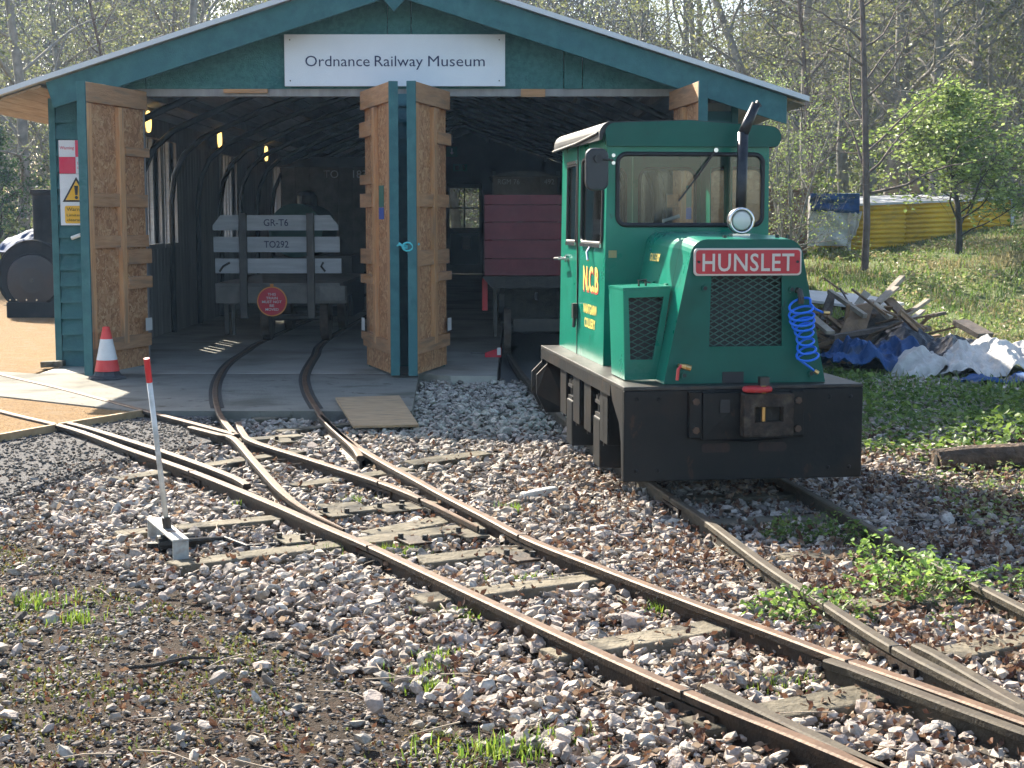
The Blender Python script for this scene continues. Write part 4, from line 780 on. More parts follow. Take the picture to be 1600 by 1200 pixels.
es = thing('exit_sign', 'green arrow exit sign hanging at the back of the right bay', 'sign', tuple(PY(705,235,40))); p = PY(706,237,40); obj('board', MB().box(p, (.28,.02,.26)), green_sign, es); obj('arrow', MB().prism([p+Vector((-.05,-.012,-.02)), p+Vector((0,-.012,-.08)), p+Vector((.05,-.012,-.02))], (0,.001,0)).box(p+Vector((0,-.012,.03)), (.03,.002,.10)), white_l, es); obj('hanger', MB().tube([p+Vector((0,0,.12)), p+Vector((0,0,.75))], .012, 6), steel_dk, es)
es = thing('fire_exit_sign', 'small green running man exit sign over the rear door', 'sign', tuple(PY(718,262,43.6))); p = PY(719,262,43.78); obj('board', MB().box(p, (.40,.02,.20)), green_sign, es); obj('running_figure', MB().beam(p+Vector((.09,-.0115,.03)), p+Vector((.12,-.0115,-.06)), .002, .03).cyl(p+Vector((.09,-.0105,.06)), p+Vector((.09,-.0125,.06)), .02, 10).beam(p+Vector((-.09,-.0115,.05)), p+Vector((-.09,-.0115,-.06)), .002, .09), white_l, es)

# ------------------------------------------------------------------ cone, lever, board, boiler front
p = G(168,592,-.012); cn = thing('traffic_cone', 'red and white traffic cone with black base by the left door', 'cone', tuple(p))
obj('base', MB().lathe([(.185,.0),(.18,.02),(.14,.035),(.115,.075)], p+Vector((0,0,.001)), 8), cone_bk, cn, bevel=.006)
for a, b, z0, z1, m_ in ((.118,.098,.078,.185,cone_red), (.098,.058,.186,.385,cone_wh), (.058,.036,.386,.485,cone_red)): obj('band', MB().lathe([(a,z0),(b,z1)], p, 28), m_, cn, smooth=False)
obj('tip', MB().lathe([(.036,.486),(.034,.50),(.02,.505)], p, 20), cone_red, cn)
zl = -.10; pb = G(268,884,zl); PL = thing('points_lever', 'white points lever with red tipped pole leaning beside the turnout', 'points lever', tuple(pb))
Yl = pb.y; f_ = lambda px, py, dy=0: PY(px, py, Yl+dy)
a0 = G(243,848,zl); a1 = G(283,884,zl)
dv = (a1-a0); dv.z = 0; ln = dv.length; dv.normalize(); sv = Vector((dv.y,-dv.x,0))
top = .115; lev_m = noisem('lever_frame_paint', (.24,.25,.24), (.40,.41,.39), 14, .6, bump=.2, c3=(.15,.10,.07), s3=9)
obj('frame_end', MB().beam(a1+Vector((0,0,.0)), a1+Vector((0,0,top)), .075, .012, up=dv), lev_m, PL, bevel=.003); obj('frame_end', MB().beam(a0, a0+Vector((0,0,top)), .075, .012, up=dv), lev_m, PL, bevel=.003)
obj('frame_top', MB().beam(a0-dv*.006+Vector((0,0,top+.006)), a1+dv*.006+Vector((0,0,top+.006)), .078, .011), lev_m, PL, bevel=.003)
mid = a0.lerp(a1,.5); obj('weight', MB().cyl(mid+sv*-.13+Vector((0,0,.05)), mid+sv*.05+Vector((0,0,.05)), .045, 16), black_iron, PL, bevel=.006); obj('crank', MB().beam(mid-sv*.18+Vector((0,0,.035)), mid+sv*.1+Vector((0,0,.05)), .04, .025), black_iron, PL)
Pb = mid+Vector((0,0,top+.012)); Pt = f_(229,560,.05); Pr = Pb.lerp(Pt,.865)
obj('pole', MB().tube([Pb, Pr], .0125, 12), white_pole, PL, smooth=True); obj('pole_tip', MB().tube([Pr, Pt], .0145, 12), plain('tip_red', (.55,.02,.03), .45), PL); obj('socket', MB().tube([Pb, Pb.lerp(Pt,.07)], .021, 10), steel_dk, PL)
# plywood ramp
q = [G(524,624,.014), G(624,621,.014), G(654,667,-.04), G(552,669,-.04)]
tag(obj('plywood_sheet', MB().prism(q[::-1], (0,0,.018)), ply), 'weathered plywood sheet lying as a ramp off the apron edge', 'plywood')
p = G(84,575,-.01); tag(obj('timber_block', MB().beam(p+Vector((-.13,.03,.035)), p+Vector((.10,.03,.045)), .12, .06), sleeper_m, bevel=.006), 'short dark timber block at the left corner of the shed', 'timber')
p = G(850,772,-.06); tag(obj('concrete_offcut', MB().beam(G(816,776,-.07), G(868,766,-.06), .06, .05), noisem('pale_concrete', (.45,.44,.40), (.58,.56,.52), 20, .9, bump=.4), bevel=.012), 'pale offcut bar lying in the ballast left of the locomotive', 'offcut')
# smokebox of an old steam engine at the left
Yb = 24.3; bx_, bz_ = PY(52,430,Yb).x, PY(52,432,Yb).z; rb = .56
SB = thing('steam_engine', 'black smokebox and chimney of an old steam engine at the left edge', 'steam engine', (bx_, Yb, 0))
bk = noisem('smokebox_black', (.008,.008,.010), (.018,.017,.018), 4, .85, 0, spec=.1, c3=(.025,.022,.02), s3=3)
obj('smokebox', MB().cyl((bx_,Yb,bz_),(bx_,Yb+2.2,bz_),rb,40), bk, SB); obj('smokebox_rim', MB().tube([Vector((bx_+rb*math.cos(a),Yb,bz_+rb*math.sin(a))) for a in np.linspace(0, 2*math.pi, 41)], .02, 8, False), bk, SB)
obj('smokebox_door', MB().tube([(bx_,Yb-.005,bz_-.06),(bx_,Yb-.05,bz_-.06),(bx_,Yb-.075,bz_-.06)], [.42,.40,.2], 36), noisem('smokebox_door_black', (.012,.012,.015), (.026,.022,.023), 3, .45, .2, c3=(.04,.024,.022), s3=2), SB, smooth=False); obj('door_dart', MB().cyl((bx_,Yb-.07,bz_-.06),(bx_,Yb-.11,bz_-.06),.03,10), steel_dk, SB)
obj('saddle', MB().prism([Vector((bx_-.50,Yb-.02,bz_-.45)), Vector((bx_-.40,Yb-.02,.16)), Vector((bx_+.40,Yb-.02,.16)), Vector((bx_+.50,Yb-.02,bz_-.45))], (0,1.6,0)), bk, SB); obj('base_frame', MB().bb(bx_-.42,bx_+.55,Yb-.06,Yb+3.2,-.02,.22), bk, SB)
for dx in (-.36,-.26,-.1,.06): obj('stud', MB().cyl((bx_+dx,Yb-.062,.26),(bx_+dx,Yb-.02,.26),.013,8), chrome, SB)
pc = PY(66,330,Yb+.3); obj('chimney', MB().lathe([(.18,pc.z-.75),(.16,pc.z-.5),(.165,pc.z+.25),(.20,pc.z+.28),(.20,pc.z+.34),(.16,pc.z+.345)], (pc.x,Yb+.35,0), 24), bk, SB)
# ------------------------------------------------------------------ tarpaulins and debris heap
def tarp(name, label, c, sx, sy, h, mat, rz=0, seed=0, fold=.12, n=60, follow=True):
    V = []; ca, sa = math.cos(rz), math.sin(rz)
    for j in range(n+1):
        for i in range(n+1):
            u = i/n*2-1; v = j/n*2-1; r = (abs(u)**3+abs(v)**3)**(1/3)
            rag = 1+.22*mnoise.noise((u*2.1, v*2.1, seed))
            x = u*sx*rag; y = v*sy*rag
            f1 = 1-abs(mnoise.noise((x*2.6+seed, y*.9+.5*x, seed*.7)))*2; f2 = 1-abs(mnoise.noise((x*1.3+y*4.0, y*1.2-x*.6, 5+seed)))*2; f4 = 1-abs(mnoise.noise((x*6.5-y*2.5, y*1.8+x, seed+2)))*2
            z = max(0, 1-r*r)**.7*h*(.7+.5*mnoise.noise((x*1.5, y*1.5, seed+4)))+fold*f1*.9+fold*.6*f2*(1-.3*r)+fold*.34*f4+fold*.20*(1-abs(mnoise.noise((x*13+seed, y*7-x*3, 9+seed)))*2)
            z = max(z, .015+.03*abs(f2))
            X = c[0]+x*ca-y*sa; Y = c[1]+x*sa+y*ca
            V.append((X, Y, (hgt(X, Y) if follow else c[2])+z+.01))
    mb = MB(); mb.v = V; mb.f = [(j*(n+1)+i, j*(n+1)+i+1, (j+1)*(n+1)+i+1, (j+1)*(n+1)+i) for j in range(n) for i in range(n)]; mb.mi = [0]*len(mb.f)
    o = obj(name, mb, mat); s = o.modifiers.new('thickness', 'SOLIDIFY'); s.thickness = .006
    return tag(o, label, 'tarpaulin')
t_blue = noisem('blue_tarpaulin', (.02,.06,.16), (.04,.095,.24), 6, .7, spec=.15, c3=(.06,.085,.14), s3=4, bump=.4, bscale=9); t_blk = noisem('black_sheeting', (.010,.010,.012), (.026,.026,.03), 5, .4, bump=.3, bscale=8)
t_wht = noisem('white_builders_bag', (.42,.40,.38), (.58,.56,.53), 6, .7, c3=(.28,.25,.23), s3=3, bump=.4, bscale=12); t_grn = noisem('green_netting', (.10,.30,.22), (.20,.42,.32), 12, .7, c3=(.28,.40,.30), s3=5)
tarp('blue_tarpaulin', 'crumpled blue tarpaulin at the near left of the debris heap', (3.85,16.3), .62, .55, .20, t_blue, .3, 2.1, .16)
tarp('black_sheeting', 'crumpled black plastic sheeting in the middle of the debris heap', (4.60,16.9), .85, .62, .30, t_blk, -.2, 5.3, .12)
tarp('white_bag', 'big crumpled white builders bag at the right of the debris heap', (5.15,15.9), .85, .50, .22, t_wht, .15, 8.2, .14)
tarp('pale_bag', 'small pale sack between the blue tarpaulin and the black sheeting', (4.25,15.75), .34, .28, .24, t_wht, .6, 11.9, .10)
tarp('green_netting', 'strip of green netting trailing right of the white bag', (5.85,16.6), .75, .25, .12, t_grn, -.35, 14.4, .07)
tarp('blue_scrap', 'scrap of dark blue sheeting in front of the white bag', (5.0,15.2), .55, .2, .10, t_blue, .1, 17.7, .05)
hw = [noisem('heap_wood_grey', (.24,.20,.155), (.38,.33,.26), 6, .85, bump=.4, vary=.2), noisem('heap_wood_brown', (.16,.10,.06), (.28,.18,.105), 6, .8, bump=.4, vary=.2), noisem('heap_wood_dark', (.06,.048,.04), (.13,.10,.08), 6, .85, bump=.4)]
def plank(a, Ya, b, Yb_, wd, th, k, label):
    A = PY(*a, Ya); B = PY(*b, Yb_)
    tag(obj('plank', MB().beam(A, B, wd, th), hw[k], bevel=.004), label, 'plank', 'timber in the debris heap')
plank((1296,455),17.9,(1352,494),17.3,.06,.05,0,'pale squared batten sloping down across the front of the heap')
plank((1370,475),18.2,(1410,433),18.8,.07,.05,0,'tallest pale plank sticking up from the debris heap')
plank((1371,474),17.9,(1401,449),18.3,.08,.03,0,'plank leaning just below the tallest plank of the heap')
plank((1360,471),17.8,(1392,497),17.4,.06,.06,0,'thick pale batten ending in the middle of the heap')
plank((1386,466),18.2,(1414,494),17.9,.16,.03,1,'brown board sloping right in the middle of the heap')
plank((1414,494),17.8,(1450,469),18.4,.06,.04,0,'pale plank sticking up at the right end of the heap')
plank((1408,513),17.4,(1442,485),17.9,.07,.03,0,'lower plank sticking out at the right end of the heap')
plank((1313,450),18.0,(1352,520),17.3,.018,.018,2,'thin dark rod leaning across the front of the heap')
plank((1262,470),18.4,(1330,476),18.4,.10,.06,1,'brown beam lying on top of the heap beside the locomotive')
plank((1268,495),17.6,(1298,520),17.0,.10,.04,0,'split board at the foot of the heap nearest the locomotive')
plank((1300,527),16.9,(1390,512),17.2,.10,.05,2,'dark timber lying along the foot of the heap')
plank((1400,520),17.2,(1440,512),17.4,.30,.06,2,'dark slab half buried right of the heap')
plank((1448,495),18.6,(1476,489),18.8,.06,.04,2,'short dark board lying on the grass right of the heap')
plank((1500,503),17.6,(1540,525),17.2,.22,.06,2,'broad dark board tilted at the far right of the heap')
def panel(pts, Y, ext, k, name, label):
    mb = MB().prism([PY(*p, y) for p, y in zip(pts, Y)], ext); tag(obj(name, mb, k), label, name.replace('_', ' '))
panel([(1262,453),(1352,460),(1413,473),(1350,480),(1262,468)], [19.2,19.0,18.7,18.1,18.1], (0,0,-.03), noisem('pale_sheet', (.52,.50,.46), (.62,.60,.57), 5, .6), 'wall_sheet', 'pale flat sheet lying on top of the debris heap')
panel([(1331,479),(1366,472),(1352,520),(1312,521)], [17.5,17.5,17.3,17.3], (.06,.25,0), hw[1], 'wooden_cabinet', 'brown wooden cabinet panel standing in the middle of the heap')
panel([(1296,458),(1305,462),(1300,492),(1279,504)], [17.7,17.7,17.5,17.5], (.05,.3,0), hw[2], 'wooden_crate', 'dark broken crate at the left of the heap behind the blue hose')
panel([(1350,453),(1361,460),(1345,478),(1335,475)], [18.2,18.2,18.0,18.0], (.02,.1,0), hw[0], 'wooden_block', 'pale square block resting on the heap top')
rub = MB()
for i in range(170):
    x = random.uniform(3.5,4.95); y = random.uniform(16.9,19.0); k_ = max(0,1-((x-4.15)/.85)**2); h_ = hgt(x, y)+random.uniform(.03,.62)*k_
    a = Vector((x, y, h_)); b = a+Vector((random.uniform(-.5,.5), random.uniform(-.4,.4), random.uniform(-.22,.30)*k_)); b.z = max(b.z, hgt(b.x, b.y)+.03); rub.beam(a, b, random.uniform(.02,.11), random.uniform(.012,.04))
tag(obj('debris_heap', rub, hw[1]), 'tangle of small broken dark timber filling the heap', 'debris', kind='stuff')
md = MB(); n = 24
for j in range(n+1):
    for i in range(n+1):
        x = 3.4+1.9*i/n; y = 16.6+2.8*j/n; r = math.hypot((x-4.2)/.85, (y-18)/1.3); md.v.append((x, y, hgt(x, y)-.03+.55*max(0,1-r*r)+.06*mnoise.noise((x*4, y*4, 0))*max(0,1-r)))
md.f = [(j*(n+1)+i, j*(n+1)+i+1, (j+1)*(n+1)+i+1, (j+1)*(n+1)+i) for j in range(n) for i in range(n)]; md.mi = [0]*len(md.f)
tag(obj('rubble_mound', md, noisem('mound_earth', (.03,.025,.02), (.09,.07,.05), 14, .95, bump=1)), kind='structure')
# log
lg = [G(1463,722,-.04), G(1520,716,-.02), G(1600,712,0.0), G(1720,700,0.02)]; 
LG = thing('fallen_log', 'rotten brown log lying at the edge of the nettles', 'log', tuple(lg[0]+Vector((0,0,-.08))))
obj('log_body', MB().tube(catmull(lg, .15), .085, 14), noisem('rotten_bark', (.05,.033,.022), (.15,.095,.06), 9, .9, bump=1, stretch=(1,1,1)), LG); obj('hollow', MB().cyl(lg[0]+Vector((-.002,-.0,0)), lg[0]+Vector((-.006,0,0)), .05, 12), black_iron, LG)
# blue tarp over the steam engine
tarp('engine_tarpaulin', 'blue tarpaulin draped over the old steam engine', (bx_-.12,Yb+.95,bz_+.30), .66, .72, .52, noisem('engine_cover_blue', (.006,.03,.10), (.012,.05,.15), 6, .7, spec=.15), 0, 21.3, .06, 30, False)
# ------------------------------------------------------------------ yellow corrugated store, sheeted lean-to, brick pier
ye = noisem('yellow_corrugated', (.60,.37,.012), (.72,.47,.03), 3, .5, c3=(.45,.29,.03), s3=2.5)
Yy = 29.0; a = PY(1326,388,Yy); b = PY(1580,360,Yy+1.2); zt0 = PY(1326,322,Yy).z; zt1 = PY(1580,312,Yy+1.2).z
YS = thing('yellow_store', 'low store clad in yellow corrugated sheets with a pale roof edge', 'shed', (a.x, Yy, a.z-.3))
def corr(u0, u1, mat, nr=13):
    mb = MB(); A = a.lerp(b, u0); B = a.lerp(b, u1); tA = zt0+(zt1-zt0)*u0; tB = zt0+(zt1-zt0)*u1; A.z = B.z = a.z-.35; nn = Vector((b.y-a.y, -(b.x-a.x), 0)).normalized(); m = nr*6
    for k in range(m+1):
        t = k/m; o_ = nn*(.025*math.sin(2*math.pi*k/6)); mb.v += [tuple(Vector((A.x, A.y, A.z+(tA-A.z)*t))+o_), tuple(Vector((B.x, B.y, B.z+(tB-B.z)*t))+o_)]
    mb.f = [(2*k,2*k+1,2*k+3,2*k+2) for k in range(m)]; mb.mi = [0]*m; return mb
for u0, u1 in ((0,.335),(.338,.665),(.668,1)):
    o = obj('corrugated_sheet', corr(u0, u1, ye), ye, YS, smooth=True); s = o.modifiers.new('thickness', 'SOLIDIFY'); s.thickness = .01; s.offset = 1
d_ = Vector((b.x-a.x, b.y-a.y, 0)); bk_ = Vector((-d_.y, d_.x, 0)).normalized()*2.2
obj('roof', MB().prism([Vector((a.x,a.y,zt0+.0))-bk_*.03, Vector((b.x,b.y,zt1))-bk_*.03, Vector((b.x,b.y,zt1+.12))+bk_, Vector((a.x,a.y,zt0+.12))+bk_], (0,0,.04)), roofm, YS)
obj('back_wall', MB().prism([Vector((a.x,a.y,a.z-.3))+bk_, Vector((b.x,b.y,a.z-.3))+bk_, Vector((b.x,b.y,zt1+.1))+bk_, Vector((a.x,a.y,zt0+.1))+bk_], bk_*.02), ye, YS)
for p_ in (a, b): obj('corner_post', MB().bb(p_.x-.03,p_.x+.03,p_.y-.06,p_.y+.0,a.z-.35,(zt0 if p_ is a else zt1)), roofm, YS)
Ys = 28.3; LT = thing('sheeted_lean_to', 'lean-to covered with blue and white sheeting left of the yellow store', 'shelter', (5.9, Ys, .9))
def cloth(pts, Y, mat, nm, parent, seed):
    P4 = [PY(*p, Y) for p in pts]; mb = MB(); n = 16
    for j in range(n+1):
        for i in range(n+1):
            u, v = i/n, j/n; p = P4[0].lerp(P4[1], u).lerp(P4[3].lerp(P4[2], u), v); mb.v.append(tuple(p+Vector((0, .10*mnoise.noise((u*3+seed, v*3, seed)), 0))))
    mb.f = [(j*(n+1)+i, (j+1)*(n+1)+i, (j+1)*(n+1)+i+1, j*(n+1)+i+1) for j in range(n) for i in range(n)]; mb.mi = [0]*len(mb.f); o = obj(nm, mb, mat, parent); s = o.modifiers.new('t', 'SOLIDIFY'); s.thickness = .02; return o
cloth([(1266,302),(1344,303),(1342,334),(1266,330)], Ys-.05, t_blue, 'blue_sheet', LT, 1); cloth([(1266,326),(1326,332),(1324,384),(1262,384)], Ys, noisem('white_sheet', (.42,.45,.45), (.55,.58,.57), 4, .6), 'white_sheet', LT, 4); cloth([(1324,332),(1346,330),(1338,362),(1326,382)], Ys-.02, t_wht, 'white_flap', LT, 7)
obj('box_frame', MB().prism([PY(1268,306,Ys+.2), PY(1342,306,Ys+.2), PY(1326,380,Ys+.2), PY(1266,382,Ys+.2)], (0,1.6,0)), dark_in, LT)
BP = thing('brick_pier', 'ruined brown brick pier standing behind the locomotive cab', 'brick wall', tuple(PY(1232,386,27.5)))
bm, n_, l_, b_ = new_mat('old_brick'); tc = n_.new('ShaderNodeTexCoord'); bt = n_.new('ShaderNodeTexBrick'); bt.inputs['Scale'].default_value = 4.4; bt.inputs['Color1'].default_value = (.20,.105,.065,1); bt.inputs['Color2'].default_value = (.13,.075,.05,1); bt.inputs['Mortar'].default_value = (.17,.14,.11,1); bt.inputs['Mortar Size'].default_value = .03; mp = n_.new('ShaderNodeMapping'); mp.inputs['Rotation'].default_value = (R(90),0,0); l_.new(tc.outputs['Object'], mp.inputs[0]); l_.new(mp.outputs[0], bt.inputs[0]); l_.new(bt.outputs[0], b_.inputs[0]); b_.inputs['Roughness'].default_value = .9
q0 = PY(1190,386,27.5); q1 = PY(1263,290,27.5); obj('pier', MB().bb(q0.x,q1.x,27.5,28.4,q0.z-.4,q1.z-.12), bm, BP)
for i in range(6): xx_ = q0.x+(q1.x-q0.x)*(i+.1)/6; obj('coping_brick', MB().bb(xx_,xx_+(q1.x-q0.x)/6-.01,27.48,28.42,q1.z-.118,q1.z-.05+random.uniform(-.02,.05)), bm, BP)

# ------------------------------------------------------------------ scatter helpers
def ico(sub):
    import bmesh
    bm_ = bmesh.new(); bmesh.ops.create_icosphere(bm_, subdivisions=sub, radius=1); V = np.array([v.co[:] for v in bm_.verts]); F = np.array([[v.index for v in f.verts] for f in bm_.faces]); bm_.free(); return V, F
def stone_protos(k, sub, seed):
    r = np.random.default_rng(seed); out = []; V0, F = ico(sub)
    for _ in range(k):
        V = V0.copy()
        for _ in range(9):
            nn = r.normal(size=3); nn /= np.linalg.norm(nn); d = r.uniform(.45,.85); dist = V@nn-d; V -= np.outer(np.maximum(dist, 0), nn)
        V *= np.array([1, r.uniform(.6,.9), r.uniform(.36,.58)]); V += r.normal(size=V.shape)*.03; out.append(V)
    return out, F
def rots(n, r, tilt=.5):
    a = r.uniform(0, 2*np.pi, n); b = r.normal(0, tilt, n); c = r.normal(0, tilt, n); ca, sa, cb, sb, cc_, sc_ = np.cos(a), np.sin(a), np.cos(b), np.sin(b), np.cos(c), np.sin(c)
    Z = np.zeros((n,3,3)); Z[:,0,0]=ca; Z[:,0,1]=-sa; Z[:,1,0]=sa; Z[:,1,1]=ca; Z[:,2,2]=1
    X = np.zeros((n,3,3)); X[:,0,0]=1; X[:,1,1]=cb; X[:,1,2]=-sb; X[:,2,1]=sb; X[:,2,2]=cb
    Yr = np.zeros((n,3,3)); Yr[:,1,1]=1; Yr[:,0,0]=cc_; Yr[:,0,2]=sc_; Yr[:,2,0]=-sc_; Yr[:,2,2]=cc_
    return Z@X@Yr
def scatter(protos, F, pos, size, R3, col, r):
    """join many copies of the prototypes into arrays"""
    Vs = []; Fs = []; Cs = []; off = 0; idx = r.integers(0, len(protos), len(pos))
    for k, V in enumerate(protos):
        m = np.where(idx == k)[0]
        if len(m) == 0: continue
        W = np.einsum('nij,vj->nvi', R3[m], V)*size[m][:,None,None]+pos[m][:,None,:]; nv = len(V)
        Vs.append(W.reshape(-1,3)); Fs.append((F[None]+(np.arange(len(m))*nv)[:,None,None]+off).reshape(-1, F.shape[1])); Cs.append(np.repeat(col[m], nv, 0)); off += len(m)*nv
    return np.concatenate(Vs), np.concatenate(Fs), np.concatenate(Cs)
def projv(X, Y, Z):
    z = Z-CAMH; f = Y*cP-z*sP; u = Y*sP+z*cP; return 800+FPX*X/f, 600-FPX*u/f
def poly_mask(px, py, poly):
    r = np.zeros(len(px), bool); n = len(poly); j = n-1
    for i in range(n):
        xi, yi = poly[i]; xj, yj = poly[j]
        if yi != yj: r ^= ((yi > py) != (yj > py)) & (px < (xj-xi)*(py-yi)/(yj-yi)+xi)
        j = i
    return r
# rails as a point set, to keep stones off them
RAILPTS = []
for o in C.objects:
    if o.name.split('.')[0] in ('rail', 'check_rail'):
        vv = np.array([(o.matrix_world @ v.co)[:] for v in o.data.vertices]) if False else np.array([v.co[:] for v in o.data.vertices])+np.array(o.parent.location); RAILPTS.append(vv[:, :2])
RAILPTS = np.concatenate(RAILPTS)
cells = set()
for p_ in RAILPTS: cells.add((int(p_[0]//.045), int(p_[1]//.045)))
fillc = set(cells)
def near_rail(X, Y): return np.array([(int(x//.045), int(y//.045)) in fillc for x, y in zip(X, Y)])
SLP = []
for o in C.objects:
    if o.name.split('.')[0] == 'sleeper':
        vv = np.array([v.co[:] for v in o.data.vertices])[:, :2]+np.array(o.parent.location)[:2]; c0 = vv[:4].mean(0); c1 = vv[4:].mean(0); SLP.append((c0, c1))
def on_sleeper(X, Y, hw_=.10):
    m = np.zeros(len(X), bool)
    for c0, c1 in SLP:
        d = c1-c0; L = np.linalg.norm(d); d = d/L; t = (X-c0[0])*d[0]+(Y-c0[1])*d[1]; s = np.abs(-(X-c0[0])*d[1]+(Y-c0[1])*d[0]); m |= (t > 0) & (t < L) & (s < hw_)
    return m
EARTH = [(-900,800),(0,820),(110,880),(330,950),(430,1000),(560,1060),(760,1150),(900,1230),(900,1700),(-900,1700)]     # worn earth in the near left corner
APR = [(-10.5,18.2),(-4.72,15.2),(-.93,15.2),(-.80,12.15),(-3.02,12.15),(-6.3,14.55),(-10.5,16.8)]
def keep(X, Y):
    px, py = projv(X, Y, np.full(len(X), -.1)); m = ~poly_mask(X, Y, APR) & ~((Y > 15.1) & (X < 2.4))
    gp = poly_mask(px, py, [(-600,760),(0,690),(228,650),(335,655),(330,690),(160,725),(0,755),(-600,900)]); return m & ~gp & ~((px < 230) & (py < 690)), px, py
# ------------------------------------------------------------------ ballast
r1 = np.random.default_rng(5)
pal = np.array([(.45,.40,.365),(.40,.345,.32),(.50,.46,.42),(.42,.355,.32),(.38,.355,.325),(.47,.42,.365),(.27,.24,.22),(.49,.425,.38),(.18,.155,.14)])
def stone_cols(n, r): c = pal[r.integers(0, len(pal), n)]*r.uniform(.62,1.05,(n,1)); return c*np.array([1,.97,.915])
def ballast(y0, y1, dens, smin, smax, zj, sub, nm):
    x0, x1 = -6.2, 4.8; n = int((x1-x0)*(y1-y0)*dens); X = r1.uniform(x0, x1, n); Y = r1.uniform(y0, y1, n); m, px, py = keep(X, Y)
    m &= (px > -260) & (px < 1900) & (py < 1360)
    ear = poly_mask(px, py, EARTH); m &= ~(ear & (r1.random(n) > .05))
    edge_ = poly_mask(px, py+45, EARTH) & ~ear; m &= ~(edge_ & (r1.random(n) > .55))
    rt = np.clip((X-(2.2+.12*(Y-5)))/1.3, 0, 1); m &= r1.random(n) > rt*.9
    rt2 = (py > 690) & (px > 1400) & (py < 960); m &= ~(rt2 & (r1.random(n) > .55))
    m &= ~near_rail(X, Y) & ~(on_sleeper(X, Y) & (r1.random(n) > .05)); X, Y = X[m], Y[m]; n = len(X)
    size = (smin+(smax*1.25-smin)*r1.random(n)**1.6)*np.where(r1.random(n) < .03, 1.4, 1); Z = -.112+size*.25+r1.uniform(0, zj, n)
    return np.c_[X, Y, Z], size, stone_cols(n, r1)
stone_m = attrm('ballast_stone', .9, nscale=55, namt=.3, bump=.5)
pr2, F2 = stone_protos(14, 2, 1); pr1, F1 = stone_protos(14, 1, 2)
P1, S1, C1 = ballast(3.7, 7.2, 980, .014, .037, .04, 2, 'a'); P2, S2, C2 = ballast(7.2, 15.4, 640, .017, .039, .035, 1, 'b')
# the 300 stones that show largest are built one by one
app = S1/P1[:,1]; order = np.argsort(-app); big = order[:290]; rest = order[290:]
protos_me = []
for k in range(8):
    me = bpy.data.meshes.new('stone'); V = pr2[k]; me.from_pydata(V.tolist(), [], F2.tolist()); me.materials.append(noisem('big_stone_%d' % k, tuple(pal[k]*np.array([.62,.59,.56])), tuple(pal[k]*np.array([.95,.91,.86])), 2.2, .9, bump=.3, bscale=6)); protos_me.append(me)
Rb = rots(len(big), r1, .35)
bb_ = Vector(ballast_bed.location)
for i, k in enumerate(big):
    o = bpy.data.objects.new('stone', protos_me[i % 8]); C.objects.link(o); o.parent = ballast_bed
    o.matrix_local = Matrix.Translation(Vector(P1[k])-bb_) @ Matrix(Rb[i].tolist()).to_4x4() @ Matrix.Scale(float(S1[k]), 4)
V, F, Cc = scatter(pr2[:10], F2, P1[rest], S1[rest], rots(len(rest), r1, .4), C1[rest], r1) if False else scatter(pr1, F1, P1[rest], S1[rest], rots(len(rest), r1, .4), C1[rest], r1)
nf = 30000; Xf = r1.uniform(-3.4, 3.2, nf); Yf = r1.uniform(3.9, 9.5, nf); mf, pxf, pyf = keep(Xf, Yf); mf &= (pxf > -40) & (pxf < 1650) & (pyf < 1260) & ~near_rail(Xf, Yf) & ~poly_mask(pxf, pyf, EARTH); Xf, Yf = Xf[mf], Yf[mf]; nf = len(Xf); sf = r1.uniform(.006,.014,nf)
Vf, Ff, Cf = scatter(pr1[:6], F1, np.c_[Xf, Yf, -.095+r1.uniform(0,.03,nf)], sf, rots(nf, r1, .4), stone_cols(nf, r1)*.6, r1)
tag(np_mesh('ballast_fines', Vf, Ff, Cf, stone_m), 'small grit and fines lying between the ballast stones', 'grit', kind='stuff')
V2, F2_, Cc2 = scatter(pr1, F1, P2, S2, rots(len(P2), r1, .4), C2, r1)
tag(np_mesh('ballast_stones', np.r_[V, V2], np.r_[F, F2_+len(V)], np.r_[Cc, Cc2], stone_m), 'grey and pinkish crushed stone ballast between and around the rails', 'ballast', kind='stuff')
# fine pebbles on the worn earth and the dark gravel
n = 90000; X = r1.uniform(-5.6, 1.2, n); Y = r1.uniform(3.5, 9.5, n); px, py = projv(X, Y, np.full(n, -.1)); m = (poly_mask(px, py-50, EARTH) | poly_mask(px, py, EARTH)) & (px > -700) & (py < 1330) & (px < 1000)
nd = np.array([mnoise.noise((x*2.1, y*2.1, 4.0)) for x, y in zip(X, Y)]); m &= r1.random(n) < (.62+.8*nd); X, Y = X[m], Y[m]; n = len(X); s_ = r1.uniform(.005,.016, n)*np.where(r1.random(n) < .05, 1.8, 1)
V, F, Cc = scatter(pr1[:8], F1, np.c_[X, Y, -.104+s_*.3], s_, rots(n, r1, .3), stone_cols(n, r1)*.62, r1)
tag(np_mesh('pebbles', V, F, Cc, stone_m), 'small pebbles strewn over the worn earth in the near left corner', 'pebbles', kind='stuff')
n = 9000; X = r1.uniform(-6, -2.2, n); Y = r1.uniform(8.5, 12.1, n); px, py = projv(X, Y, np.full(n, -.1)); m = poly_mask(px, py, [(-60,700),(0,686),(228,648),(335,652),(335,705),(160,745),(0,795),(-60,800)]) & ~near_rail(X, Y); X, Y = X[m], Y[m]; n = len(X); s_ = r1.uniform(.008,.022, n)
V, F, Cc = scatter(pr1[:8], F1, np.c_[X, Y, -.055+s_*.3], s_, rots(n, r1, .3), stone_cols(n, r1)*.38, r1)
tag(np_mesh('dark_chippings', V, F, Cc, stone_m), 'dark chippings beside the orange gravel path', 'chippings', kind='stuff')
